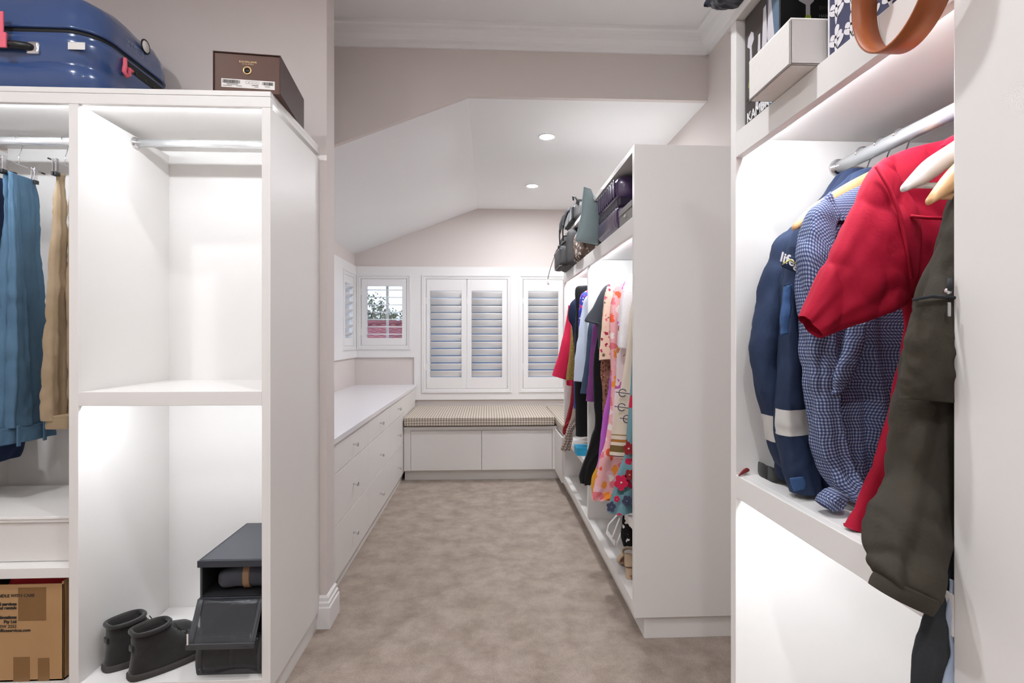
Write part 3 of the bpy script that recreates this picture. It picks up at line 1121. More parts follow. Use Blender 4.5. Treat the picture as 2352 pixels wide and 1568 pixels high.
# ------------------------------------------------------------------ boxes in the left bay
M['whitecloth'] = mat('white_linen_board', (226, 222, 218), .8, bump=(300, .15))
wb = thing('storage_box', 'white lidded storage box on the low shelf of the left wardrobe', 'box', (-1.60, 1.98, .4755))
box('bin_body', (-1.888, -1.332), (1.80, 2.17), (.4757, .602), 'whitecloth', wb, .003)
ld = box('lid', (-1.892, -1.328), (1.794, 2.178), (.6025, .622), 'whitecloth', wb, .003)
tube('lid_seam', [(-1.888, 1.793, .616), (-1.332, 1.793, .616)], .0015, 'whitecloth', ld, 6)
M['card'] = mat('brown_corrugated_card', (186, 148, 106), .8, spec=.2, vary=(4, (176, 138, 98)), bump=(30, .15, .003))
M['tape'] = film('brown_parcel_tape', (150, 112, 70), .75)
M['redcloth'] = mat('red_cloth', (176, 22, 36), .85, bump=(150, .25))
cb = thing('cardboard_box', 'open brown cardboard moving box with printed text and torn tape', 'box', (-1.62, 1.97, .107))
CX = (-1.905, -1.352)
CY = (1.772, 2.20)
Z1 = .415
boxes('carton', [(CX, (CY[0], CY[0] + .005), (.107, Z1)), (CX, (CY[1] - .005, CY[1]), (.107, Z1)), ((CX[0], CX[0] + .005), CY, (.107, Z1)),
                 ((CX[1] - .005, CX[1]), CY, (.107, Z1 + .008)), (CX, CY, (.107, .113))], 'card', cb, .001)
yc = CY[0] - .0004
for x0, x1, z0, z1 in ((-1.49, -1.405, .300, .405), (-1.505, -1.455, .085 + .022, .185), (-1.43, -1.395, .107, .180)):
    box('tape', (x0, x1), (yc - .0006, yc), (z0, z1), 'tape', cb, 0)
for z, st, bd_ in ((.376, 'HANDLE WITH CARE', .0002), (.350, 'removal services', .0006), (.338, 'and rentals', .0004), (.308, 'relocations', .0006), (.294, 'Pty Ltd', .0004), (.279, 'NSW 2252', 0), (.266, 'www.officeservices.com', .0002)):
    text('lettering', st, .0135, frame4((-1.440 - (0 if 'HANDLE' in st else .012 if 'www' in st else .055), yc - .0008, z), (1, 0, 0), (0, 0, 1)), 'ink', cb, 'RIGHT', bold=bd_)
fl = rbox('red_garment', (-1.47, 1.93, .385), (.10, .13, .040), .035, 'redcloth', None, 14, crumple=.012, cscale=14, seed=4)
tag(fl, 'crumpled red garment lying in the cardboard box', 'clothing')
fb = rbox('black_garment', (-1.73, 1.95, .380), (.15, .15, .042), .035, 'black', None, 14, crumple=.012, cscale=12, seed=6)
tag(fb, 'crumpled black garment lying in the cardboard box beside the red one', 'clothing')

# ------------------------------------------------------------------ shoe boxes and boots in the right bay
M['boxblack'] = mat('black_nonwoven_fabric', (34, 34, 37), .7, spec=.35, bump=(350, .3, .0015))
M['boxtop'] = mat('black_fabric_lid', (52, 56, 64), .42, spec=.5, bump=(350, .25, .0015))
M['edging'] = mat('black_binding_tape', (66, 67, 70), .6, bump=(400, .3))
M['window_film'] = film('clear_vinyl', (66, 68, 72), .55)
BX0, BX1, BY0, BY1 = -.935, -.730, 1.79, 2.13
BH = .124
for k in range(3):
    z0 = .1065 + k * BH
    z1 = z0 + BH - .001
    which = ['bottom', 'middle', 'top'][k]
    lbl = {0: 'black fabric shoe box at the bottom of the stack of three',
           1: 'black fabric shoe box in the middle of the stack, clear flap hanging open',
           2: 'black fabric shoe box on top of the stack, open front with a shoe inside'}[k]
    t = thing('shoe_storage_box', lbl, 'shoe box', ((BX0 + BX1) / 2, (BY0 + BY1) / 2, z0), group='stacked black shoe boxes')
    th = .004
    boxes('case', [((BX0, BX0 + th), (BY0, BY1), (z0, z1)), ((BX1 - th, BX1), (BY0, BY1), (z0, z1)), ((BX0, BX1), (BY1 - th, BY1), (z0, z1)), ((BX0, BX1), (BY0, BY1), (z0, z0 + th))], 'boxblack', t, .001)
    box('lid', (BX0 - .003, BX1 + .003), (BY0 - .004, BY1 + .002), (z1 - .004, z1), 'boxtop', t, .0015)
    for a in (BX0, BX1 - .007):
        box('edge_binding', (a, a + .007), (BY0 - .003, BY0 + .001), (z0, z1 - .005), 'edging', t, .001)
    if k == 2:
        box('lid_lip', (BX0 - .006, BX1 + .004), (BY0 - .010, BY0 - .005), (z1 - .024, z1 - .001), 'boxtop', t, .002)
        continue
    # the clear front flap, swinging outwards and down on the middle box, bellied on the bottom one
    if k == 1:
        prof = [(BY0 - .005, z1 - .003), (BY0 - .016, z1 - .02), (BY0 - .028, z1 - .045), (BY0 - .044, z1 - .075), (BY0 - .060, z1 - .105), (BY0 - .074, z1 - .122)]
    else:
        prof = [(BY0 - .005, z1 - .004), (BY0 - .014, z1 - .03), (BY0 - .020, z1 - .06), (BY0 - .016, z1 - .09), (BY0 - .008, z0 + .006)]

    def strip(name, xa, xb, off, m, parent):
        nx = 16
        vs, fs = [], []
        for i, (y, z) in enumerate(prof):
            for j in range(nx + 1):
                x = xa + (xb - xa) * j / nx
                vs.append((x, y - off + .003 * math.sin(3.1 * j / nx * 2 + i), z))
        for i in range(len(prof) - 1):
            for j in range(nx):
                q = i * (nx + 1) + j
                fs.append((q, q + 1, q + nx + 2, q + nx + 1))
        o = mesh(name, vs, fs, m, parent, True)
        md = o.modifiers.new('thickness', 'SOLIDIFY')
        md.thickness = .0015
        return o
    fp = strip('flap', BX0 + .01, BX1 - .012, 0, 'window_film', t)
    strip('flap_binding', BX0 - .006, BX0 + .012, .001, 'edging', fp)
    strip('flap_binding', BX1 - .016, BX1 - .002, .001, 'edging', fp)
    y, z = prof[-1]
    box('flap_hem', (BX0 - .006, BX1 - .002), (y - .003, y + .002), (z - .006, z + .012), 'edging', fp, .001)
    if k == 0:
        strip('strap', BX0 + .095, BX0 + .112, -.006, 'edging', fp)
    box('flap_tab', (BX0 - .0005, BX0 + .004), (y - .006, y - .0035), (z + .012, z + .045), 'sticker', fp, 0)


def boot_mesh(t, m_up, m_sole, L=.285, loc=None, H=.150):
    """ankle boot, heel at y=0, toe at y=L, local"""
    def outline(h):
        # (back y, front y, half width heel, half width ball) at height h
        keys = [(0.0, -.004, L + .004, .036, .049), (.022, -.004, L + .003, .037, .050), (.036, 0, L - .004, .035, .047), (.052, .002, L - .022, .034, .043),
                (.064, .004, L - .060, .033, .038), (.076, .006, L - .105, .034, .036), (.092, .006, L - .140, .036, .036), (.118, .006, .124, .035, .035), (H, .008, .110, .034, .034)]
        for a, b in zip(keys, keys[1:]):
            if a[0] <= h <= b[0]:
                q = (h - a[0]) / (b[0] - a[0])
                return [a[i] + (b[i] - a[i]) * q for i in range(1, 5)]
        return list(keys[-1][1:])

    def ring(h, grow=0, N=44, dz=0.0):
        y0, y1, wh, wb = outline(h)
        y0 -= grow
        y1 += grow
        r = []
        for j in range(N):
            a = 2 * math.pi * j / N
            s = (1 - math.cos(a)) / 2            # 0 at the heel, 1 at the toe
            y = y0 + (y1 - y0) * s
            wd = (wh + (wb - wh) * min(1, s * 1.6) + grow)
            x = wd * math.copysign(abs(math.sin(a)) ** (.6 if s < .5 else .6 + .12 * (s - .5) * 2), math.sin(a)) * (1 - .10 * max(0, s - .75) * 4)
            r.append(Vector((1.14 * x + .006 * math.sin(s * 3.1), y, h + dz * (1 - s))))
        return r

    def skin(name, rings, m, capb=True, capt=True):
        N = len(rings[0])
        bm = bmesh.new()
        bv = [[bm.verts.new(p) for p in r] for r in rings]
        for a, b in zip(bv, bv[1:]):
            for j in range(N):
                bm.faces.new((a[j], a[(j + 1) % N], b[(j + 1) % N], b[j]))
        if capb:
            bm.faces.new(bv[0])
        if capt:
            bm.faces.new(bv[-1])
        return from_bm(name, bm, m, t, True, True)
    skin('sole', [ring(0, .002), ring(.004, .004), ring(.018, .004), ring(.021, .001)], m_sole)
    up = [ring(.0205 + (H - .0205) * i / 16) for i in range(17)]
    inner = [[p + Vector((-p.x * .16, 0, -d)) for p in up[-1]] for d in (.000, .02, .05)]
    skin('upper', up + inner, m_up, True, True)
    col = ring(H, .003)
    tube('collar', [p + Vector((0, 0, -.004)) for p in col], .0065, m_up, t, 10, True, True)
    rbox('heel_tab', (.002, .003, .100), (.013, .004, .010), .003, m_up, t, 4, local=True)
    for k in range(3):
        z = .080 + .016 * k
        yf = outline(z)[1] - .004
        lc = tube('lace', [(-.020, yf - .022, z + .004), (-.008, yf - .001, z + .006), (.012, yf - .001, z + .006), (.024, yf - .022, z + .004)], .0018, 'ink', t, 6, True)
        for s in (-1, 1):
            lathe('eyelet', [(.003, 0), (.003, .001)], (s * .019 + .002, yf - .020, z + .005), 'z', 'steel', lc, 8, True)
    tube('lace_bow', [(.004, .130, .126), (.014, .136, .112), (.018, .144, .098)], .0018, 'ink', t, 6, True)


M['suede'] = mat('black_suede', (38, 37, 37), .95, spec=.15, bump=(90, .35, .002), vary=(14, (50, 48, 46)), sheen=.3)
M['solerub'] = mat('dark_rubber_sole', (62, 58, 56), .8, bump=(120, .2))
p = P(322, 1560, Z=.107)
for x, y, a, lbl in ((-1.140, 1.764, -36, 'black suede ankle boot beside the shoe boxes, the nearer and right one of the pair'),
                     (-1.252, 1.814, -34, 'black suede ankle boot on the left of the pair, against the divider')):
    t = thing('ankle_boot', lbl, 'boot', (x, y, .1065), math.radians(a), group='black suede ankle boots')
    boot_mesh(t, 'suede', 'solerub')
M['nubuck'] = mat('grey_blue_nubuck', (74, 76, 84), .9, bump=(120, .3))
M['tan'] = mat('tan_leather_band', (150, 118, 92), .7)
zb2 = .1065 + 2 * BH + .0045
sh_ = thing('shoe', 'grey nubuck shoe with a tan band lying inside the top shoe box', 'shoe', (-.82, 1.86, zb2))
loft('upper', [(vec(-.895, 1.845, zb2 + .038), vec(0, .020, 0), vec(0, 0, .018)), (vec(-.880, 1.847, zb2 + .037), vec(0, .034, 0), vec(0, 0, .028)), (vec(-.845, 1.85, zb2 + .042), vec(0, .038, 0), vec(0, 0, .036)),
               (vec(-.80, 1.855, zb2 + .044), vec(0, .036, 0), vec(0, 0, .040)), (vec(-.765, 1.86, zb2 + .042), vec(0, .036, 0), vec(0, 0, .041)), (vec(-.737, 1.86, zb2 + .042), vec(0, .026, 0), vec(0, 0, .034))],
     'nubuck', sh_, 32, 40, crumple=.004, cscale=20, seed=3, bottom=True)
loft('welt', [(vec(-.812, 1.853, zb2 + .045), vec(0, .041, 0), vec(0, 0, .043)), (vec(-.792, 1.854, zb2 + .045), vec(0, .041, 0), vec(0, 0, .0435))], 'tan', sh_, 32, 6, bottom=True)

# ------------------------------------------------------------------ clothes in the near right wardrobe
NECK = NR[1] - .072           # height of a hanger's neck under the rail
HALF = .222


def coat_hanger(y, label, m, x=None, zrail=None, half=HALF, drop=.115, bar=True, group='hangers on the near right rail', thick=.012, cat='hanger', hookr=.0185):
    x = NR[0] if x is None else x
    zr = NR[1] if zrail is None else zrail
    z0 = zr - .072
    t = thing('coat_hanger', label, cat, (x, y, z0), group=group)
    hook = [(0, 0, -.012), (0, 0, .022), (.006, 0, .040)] + [(q[0], 0, q[2]) for q in arc((0, 0, .072), hookr, -.75, math.pi * .98, 14)]
    tube('hook', hook, .0017, 'chrome', t, 8, local=True)
    for s in (-1, 1):
        secs = []
        for k in range(8):
            q = k / 7
            xx = s * half * q
            zz_ = -drop * (q ** 1.45) + .004
            yy_ = -.012 * q * q * 0
            hh = .015 * (1 - .15 * q) + (.004 if 0 < k < 7 else 0)
            tt = thick * (.55 + .75 * q)
            if k == 7:
                hh, tt = .006, thick * .6
            secs.append(((xx, yy_, zz_), (0, 0, hh), (0, tt, 0)))
        loft('arm', secs, m, t, 18, 28, power=.9, bottom=True, local=True)
    if bar:
        zb = -drop * .93
        tube('bar', [(-half * .92, 0, zb), (half * .92, 0, zb)], .0045, m, t, 10, local=True)
    return t


def rows_from(Y, rows, thick, xr=None, zmin=.892):
    """sections of a hanging garment in the plane y = Y from (v, left u, right u or None)"""
    out = []
    for r in rows:
        v, ul, ur = r[:3]
        a = P(ul, v, Y=Y)
        bx = P(ur, v, Y=Y).x if ur is not None else xr
        th = r[3] if len(r) > 3 else thick
        c = vec((a.x + bx) / 2, Y, max(a.z, zmin))
        out.append((c, vec((bx - a.x) / 2, 0, 0), vec(0, th, 0)))
    return out


def sleeve_from(Y, rows, thick):
    """sections across a sleeve: (u1, v1, u2, v2[, thick[, dy]]) are the two edges in the plane y = Y"""
    out = []
    for r in rows:
        dy = r[5] if len(r) > 5 else 0
        a, b = P(r[0], r[1], Y=Y + dy), P(r[2], r[3], Y=Y + dy)
        th = r[4] if len(r) > 4 else thick
        out.append(((a + b) / 2, (b - a) / 2, vec(0, th, 0)))
    return out


M['workblue'] = mat('navy_drill', (44, 58, 86), .8, spec=.25, bump=(280, .2), vary=(6, (36, 48, 74)))
M['darknavy'] = mat('dark_navy_drill', (30, 40, 64), .85, spec=.25, bump=(280, .2))
M['patch'] = mat('faded_denim_patch', (58, 92, 140), .85, bump=(160, .4), vary=(40, (44, 74, 118)))
M['reflect'] = mat('silver_reflective_tape', (196, 194, 190), .45, spec=.6, bump=(120, .1))
M['houndstooth'] = check_mat('blue_white_houndstooth', (168, 174, 190), (92, 104, 140), (52, 62, 98), .0062, .52)
M['crimson'] = mat('crimson_cotton', (168, 16, 46), .75, spec=.25, bump=(220, .2), vary=(5, (182, 24, 56)))
M['olive'] = mat('dark_olive_cotton', (66, 61, 52), .85, spec=.25, bump=(200, .3), vary=(10, (54, 49, 43)))
M['charcoal'] = mat('charcoal_denim', (56, 59, 62), .85, spec=.25, bump=(220, .3), vary=(8, (44, 46, 50)))
M['sky'] = mat('pale_blue_denim', (150, 168, 194), .85, bump=(120, .4), vary=(16, (184, 194, 210)))
M['yellowprint'] = mat('yellow_thread', (206, 200, 90), .7)

# --- navy jacket farthest back
Y1 = 1.140
coat_hanger(Y1, 'wooden hanger under the farthest navy jacket', 'wood', half=.17)
ja = thing('work_jacket', 'navy work jacket farthest back, a reflective band on its sleeve', 'jacket', (NR[0], Y1, .90))
loft('body', rows_from(Y1, [(400, 1925, None, .012), (450, 1890, None, .022), (540, 1822, None, .034), (700, 1800, None, .036), (900, 1795, None, .036), (1080, 1800, None, .036), (1128, 1812, None, .034)], .035, 1.06), 'darknavy', ja, 60, 60, fold=.010, waves=7, crumple=.006, seed=31)
SLV = sleeve_from(Y1, [(1856, 498, 1880, 560, .020), (1790, 545, 1850, 580, .032, -.005), (1762, 620, 1822, 640, .036, -.01), (1738, 720, 1802, 725, .036, -.012), (1729, 800, 1793, 800, .034, -.012), (1737, 880, 1789, 880, .032, -.012), (1752, 945, 1788, 948, .030, -.010), (1768, 1030, 1800, 1025, .028, -.008), (1786, 1070, 1824, 1058, .028, -.012), (1812, 1098, 1842, 1076, .024, -.016)], .034)
loft('sleeve', SLV, 'workblue', ja, 40, 80, crumple=.005, cscale=10, seed=32, crease=.003)
loft('reflective_band', SLV, 'reflect', ja, 40, 80, crumple=.005, cscale=10, seed=32, crease=.003, trange=(.675, .745), grow=.0016, top=False)
loft('collar', rows_from(Y1, [(392, 1938, 1975, .022), (410, 1922, 1992, .030), (440, 1900, 2010, .030), (462, 1880, 2030, .022)], .03), 'darknavy', ja, 40, 14, crumple=.004, seed=33)

# --- navy jacket with the lettering
Y2 = 1.083
coat_hanger(Y2, 'wooden hanger under the navy jacket with chest lettering', 'wood', half=.175)
jb = thing('work_jacket', 'navy work jacket with white chest lettering and a reflective waist band', 'jacket', (NR[0], Y2, .89))
loft('body', rows_from(Y2, [(396, 1962, None, .012), (430, 1920, None, .018), (500, 1848, None, .028), (556, 1812, None, .032), (640, 1797, None, .032), (760, 1792, None, .032), (880, 1788, None, .034), (980, 1787, None, .034), (1080, 1808, None, .034), (1137, 1832, None, .032)], .03, 1.05), 'workblue', jb, 72, 80, fold=.009, waves=9, crumple=.006, cscale=8, seed=34, hem=.008)
loft('collar', rows_from(Y2, [(391, 1975, 2010, .020), (402, 1955, 2025, .030), (440, 1928, 2045, .032), (462, 1905, 2060, .026)], .03), 'workblue', jb, 40, 14, crumple=.004, seed=35)
YS = Y2 - .034
SLV = sleeve_from(YS, [(1812, 560, 1860, 600, .016), (1803, 640, 1850, 650, .020), (1798, 760, 1846, 760, .022), (1792, 860, 1842, 860, .024), (1788, 940, 1852, 935, .024), (1790, 1010, 1862, 1005, .024), (1800, 1080, 1876, 1075, .024), (1816, 1130, 1888, 1128, .022)], .02)
loft('sleeve', SLV, 'workblue', jb, 40, 84, fold=.003, waves=3, crumple=.005, seed=36, crease=.003)
loft('reflective_band', SLV, 'reflect', jb, 40, 84, fold=.003, waves=3, crumple=.005, seed=36, crease=.003, trange=(.575, .685), grow=.0016, top=False)
loft('cuff_patch', sleeve_from(YS - .027, [(1812, 1098, 1846, 1094, .003), (1815, 1112, 1852, 1108, .003), (1822, 1128, 1850, 1122, .003)], .003), 'patch', jb, 16, 6, bottom=True, crumple=.002)
pk = loft('chest_flap', sleeve_from(YS - .028, [(1796, 582, 1850, 598, .003), (1794, 604, 1846, 622, .004), (1796, 612, 1842, 630, .003)], .003), 'workblue', jb, 20, 8, bottom=True, crumple=.001)
q0, q1 = P(1797, 601, Y=YS - .035), P(1842, 620, Y=YS - .035)
text('lettering', 'lifeguard', .026, frame4(q0 - (q1 - q0).normalized() * .006, q1 - q0, vec(.25, 0, 1)), 'whiteplastic', pk, bold=.0006)
tube('underline', [P(1797, 607, Y=YS - .036), P(1815, 596, Y=YS - .036), P(1836, 610, Y=YS - .036)], .0011, 'yellowprint', pk, 6)
loft('pocket', sleeve_from(YS - .027, [(1798, 660, 1818, 652, .004), (1794, 720, 1812, 715, .006), (1792, 770, 1810, 765, .005)], .005), 'patch', jb, 20, 14, crumple=.003, cscale=30, bottom=True)
tube('pocket_seam', [P(1802, 655, Y=YS - .030), P(1812, 652, Y=YS - .030), P(1820, 668, Y=YS - .030), P(1818, 700, Y=YS - .030), P(1813, 728, Y=YS - .030)], .0018, 'workblue', jb, 6)

# --- checked shirt
Y3 = 1.03
coat_hanger(Y3, 'wooden hanger under the blue checked shirt', 'wood')
cs = thing('shirt', 'blue and white finely checked long-sleeved shirt between navy jacket and red shirt', 'shirt', (NR[0], Y3, .90))
loft('body', rows_from(Y3, [(420, 1990, None, .010), (440, 1945, None, .016), (490, 1880, None, .024), (540, 1862, None, .028), (700, 1880, None, .030), (850, 1900, None, .032), (1000, 1918, None, .034), (1120, 1930, None, .034), (1166, 1942, None, .034)], .03, 1.05), 'houndstooth', cs, 96, 90, fold=.012, waves=9, crumple=.006, cscale=7, seed=41, fold_from=.15, crease=.004)
YS = Y3 - .036
loft('sleeve', sleeve_from(YS, [(1905, 436, 1925, 500, .012), (1862, 480, 1905, 560, .024), (1842, 545, 1905, 620, .032), (1838, 640, 1905, 670, .034), (1842, 760, 1905, 770, .034), (1850, 880, 1910, 880, .032), (1864, 980, 1925, 975, .030), (1886, 1070, 1948, 1050, .028), (1925, 1130, 1975, 1100, .026, -.015), (1962, 1158, 2000, 1122, .020, -.035)], .03),
     'houndstooth', cs, 56, 100, fold=.004, waves=3, crumple=.006, cscale=8, seed=42, crease=.005)
loft('sleeve_fold', sleeve_from(YS - .03, [(1945, 745, 1990, 740, .010), (1935, 800, 1976, 805, .014), (1915, 850, 1960, 850, .014), (1905, 905, 1930, 905, .010)], .012), 'houndstooth', cs, 32, 30, crumple=.005, cscale=14, seed=43, bottom=True)
loft('cuff', sleeve_from(YS - .048, [(1905, 1118, 1950, 1140, .018), (1888, 1135, 1930, 1165, .024), (1878, 1150, 1905, 1172, .018)], .02), 'houndstooth', cs, 36, 16, crumple=.008, cscale=22, seed=44, bottom=True)
loft('yoke', rows_from(Y3 - .002, [(428, 1965, None, .020), (470, 1885, None, .029), (500, 1858, None, .0315), (512, 1856, None, .031)], .03, 1.04), 'houndstooth', cs, 60, 12, crumple=.002, seed=45)

# --- crimson shirt
Y4 = .865
coat_hanger(Y4, 'wooden hanger under the crimson shirt', 'wood', half=.19)
rs = thing('shirt', 'crimson short-sleeved cotton shirt with its sleeve sticking out', 'shirt', (NR[0], Y4, .885))
loft('body', rows_from(Y4, [(322, 2165, None, .010), (345, 2075, None, .016), (375, 2022, None, .022), (440, 2016, None, .028), (560, 2036, None, .030), (690, 2064, None, .030), (760, 2072, None, .030), (860, 2060, None, .030), (1000, 2028, None, .030), (1120, 1980, None, .028), (1228, 1940, None, .024)], .03, 1.05, zmin=.882),
     'crimson', rs, 120, 130, fold=.008, waves=9, crumple=.005, cscale=7, seed=51, fold_from=.3, hem=.006, crease=.008, kscale=9, edge=.3)
loft('sleeve', sleeve_from(Y4 - .010, [(2030, 362, 2108, 520, .020), (2000, 392, 2100, 600, .026), (1962, 470, 2084, 690, .028), (1912, 578, 2022, 728, .026), (1874, 656, 1952, 752, .022), (1840, 726, 1884, 776, .014)], .03), 'crimson', rs, 90, 100, fold=.002, waves=4, crumple=.004, cscale=7, seed=52, crease=.009, kscale=8, edge=.15)
tube('yoke_seam', [P(2092, 496, Y=Y4 - .040), P(2130, 500, Y=Y4 - .044), P(2190, 502, Y=Y4 - .044), P(2240, 502, Y=Y4 - .044)], .0028, 'crimson', rs, 8)
tube('armhole_seam', [P(2012, 382, Y=Y4 - .036), P(2042, 430, Y=Y4 - .040), P(2066, 490, Y=Y4 - .042), P(2082, 560, Y=Y4 - .042), P(2094, 640, Y=Y4 - .040)], .0030, 'crimson', rs, 8)
loft('collar', rows_from(Y4, [(300, 2215, 2260, .018), (316, 2180, 2290, .026), (340, 2140, 2320, .022)], .02), 'crimson', rs, 40, 12, crumple=.003, seed=54)

# --- empty white hanger
coat_hanger(.750, 'white painted hanger without clothes, in front of the crimson shirt', 'whiteplastic')

# --- olive jacket
Y5 = .705
coat_hanger(Y5, 'wooden hanger under the dark olive jacket', 'wood', drop=.145)
oj = thing('jacket', 'dark olive jacket with a zipped chest pocket and ribbed cuff', 'jacket', (NR[0], Y5, .84))
loft('body', rows_from(Y5 + .018, [(395, 2240, None, .012), (440, 2190, None, .022), (520, 2165, None, .028), (680, 2118, None, .032), (850, 2105, None, .034), (1000, 2100, None, .034), (1150, 2096, None, .034), (1230, 2096, None, .034)], .03, 1.05), 'olive', oj, 72, 70, fold=.006, waves=6, crumple=.005, seed=61)
loft('sleeve', sleeve_from(Y5 - .012, [(2188, 430, 2270, 520, .020), (2160, 540, 2270, 600, .030), (2122, 665, 2250, 690, .036), (2092, 800, 2235, 810, .038), (2070, 930, 2222, 945, .040), (2044, 1080, 2192, 1106, .038), (2018, 1210, 2168, 1262, .034, -.03), (2008, 1290, 2146, 1346, .032, -.055), (2024, 1325, 2140, 1372, .028, -.062)], .035),
     'olive', oj, 56, 100, fold=.003, waves=3, crumple=.006, cscale=9, seed=62, crease=.005)
loft('cuff', sleeve_from(Y5 - .074, [(2026, 1318, 2142, 1368, .027), (2016, 1335, 2132, 1388, .028), (2010, 1350, 2124, 1402, .027)], .03), 'olive', oj, 44, 10, crumple=.002, seed=63, bottom=True)
YP = Y5 - .055
pp = loft('pocket', sleeve_from(YP, [(2098, 690, 2200, 684, .006), (2086, 750, 2202, 752, .012), (2078, 830, 2204, 840, .013), (2074, 905, 2204, 916, .010), (2072, 914, 2204, 926, .006)], .01), 'olive', oj, 48, 40, crumple=.006, cscale=22, seed=64, bottom=True)
tube('zip', [P(2098, 688, Y=YP - .008), P(2140, 680, Y=YP - .010), P(2200, 684, Y=YP - .010)], .0022, 'charcoal', pp, 6)
zp = box('zip_puller', tuple(sorted((P(2172, 700, Y=YP - .013).x, P(2179, 700, Y=YP - .013).x))), (YP - .017, YP - .014), (P(2175, 728, Y=YP).z, P(2175, 696, Y=YP).z), 'steel', pp, .001)
lathe('zip_stop', [(.004, 0), (.004, .004)], P(2180, 668, Y=YP - .012), 'y', 'chrome', pp, 10)
tube('zip_pull_cord', [P(2182, 640, Y=YP - .010), P(2180, 668, Y=YP - .012)], .003, 'charcoal', pp, 6)

# --- charcoal and pale denim at the near gable
Y6 = .662
dk = thing('jacket', 'charcoal denim jacket hem hanging past the shelf beside the near panel', 'jacket', (NR[0], Y6, .72))
coat_hanger(.672, 'wooden hanger under the charcoal denim jacket', 'wood', half=.18)
loft('sleeve', sleeve_from(.666, [(2240, 900, 2330, 900, .008), (2215, 1100, 2300, 1110, .010), (2186, 1255, 2245, 1270, .010), (2150, 1350, 2196, 1365, .010, -.006), (2112, 1440, 2186, 1455, .010, -.008), (2086, 1570, 2184, 1580, .010, -.008), (2070, 1680, 2180, 1690, .010, -.008)], .010), 'charcoal', dk, 44, 70, fold=.002, waves=3, crumple=.003, cscale=16, seed=71, crease=.003)
loft('body', rows_from(.675, [(480, 2300, None, .008), (600, 2262, None, .008), (900, 2250, None, .008), (1200, 2245, None, .008)], .008, 1.0), 'charcoal', dk, 44, 40, fold=.002, crumple=.002, seed=72)
sk = loft('pale_denim_hem', sleeve_from(.648, [(2184, 1330, 2196, 1334, .003), (2174, 1430, 2190, 1440, .003), (2182, 1500, 2190, 1500, .003), (2168, 1550, 2189, 1556, .003), (2150, 1640, 2186, 1650, .003)], .003), 'sky', None, 24, 40, crumple=.002, cscale=24, seed=73, bottom=True)
tag(sk, 'pale blue denim garment peeping out by the near panel', 'jeans')

# --- belt buckle and strap on the shelf
M['redleather'] = mat('dark_red_strap', (128, 38, 40), .6)
bs = thing('belt', 'black strap with a dark red tip lying on the shelf corner', 'belt', tuple(P(1740, 1080, Z=.8795)))
loft('strap_roll', [(P(1728, 1062, Z=.90), vec(0, .010, 0), vec(0, 0, .008)), (P(1742, 1072, Z=.896), vec(0, .022, 0), vec(0, 0, .016)), (P(1765, 1086, Z=.896), vec(0, .024, 0), vec(0, 0, .016)), (P(1800, 1100, Z=.892), vec(0, .015, 0), vec(0, 0, .012))], 'black', bs, 24, 20, crumple=.004, cscale=30, seed=4, bottom=True)
loft('strap_tip', [(P(1740, 1062, Z=.902), vec(.002, .004, .006), vec(0, .006, -.001)), (P(1720, 1074, Z=.893), vec(.002, .004, .007), vec(0, .006, -.001)), (P(1697, 1091, Z=.8825), vec(.001, .001, .002), vec(0, .002, 0))], 'redleather', bs, 16, 10, bottom=True)
tube('buckle', [P(1737, 1062, Z=.897), P(1745, 1057, Z=.902), P(1751, 1062, Z=.898), P(1744, 1070, Z=.893)], .003, 'blackplastic', bs, 8, closed=True)

# ------------------------------------------------------------------ things in the near wardrobe's top compartment
ZS = 1.6795
M['blackgloss'] = mat('black_gloss_carton', (16, 16, 17), .3, coat=.3)
M['darkcarton'] = mat('dark_brown_carton', (62, 56, 53), .4)
M['lime'] = mat('lime_green_print', (176, 200, 70), .5)
M['greyprint'] = mat('grey_print', (110, 112, 112), .6)
M['dimprint'] = mat('dim_grey_print', (66, 68, 66), .6)
M['shirtprint'] = mat('white_shirt_print', (206, 202, 208), .6)
M['blueprint'] = mat('blue_grey_print', (96, 116, 138), .6)
KX0, KY0, KY1, KZ1 = .600, 1.075, 1.222, ZS + .262
kb = thing('steamer_box', 'black garment steamer carton standing at the far end of the top shelf', 'box', (.72, 1.15, ZS))
box('carton', (KX0, .90), (KY0, KY1), (ZS, KZ1), 'blackgloss', kb, .001)
box('front_print', (KX0 - .0008, KX0), (KY0 + .001, KY1 - .001), (ZS + .001, KZ1 - .001), 'darkcarton', kb, 0)
xf = KX0 - .0010


def yz_poly(name, pts, m, parent, x=xf):
    """flat print on the carton front; pts = (distance from the far edge, height)"""
    vs = [(x, KY1 - a, ZS + b) for a, b in pts]
    k = len(pts)
    return mesh(name, vs + [(x + .0004, q[1], q[2]) for q in vs], [tuple(range(k))[::-1], tuple(range(k, 2 * k))] + [(i, (i + 1) % k, k + (i + 1) % k, k + i) for i in range(k)], m, parent)


def xz_poly(name, pts, m, parent, y=KY0 - .0006):
    vs = [(a, y, ZS + b) for a, b in pts]
    k = len(pts)
    return mesh(name, vs + [(q[0], y + .0004, q[2]) for q in vs], [tuple(range(k)), tuple(range(k, 2 * k))[::-1]] + [(i, (i + 1) % k, k + (i + 1) % k, k + i) for i in range(k)], m, parent)


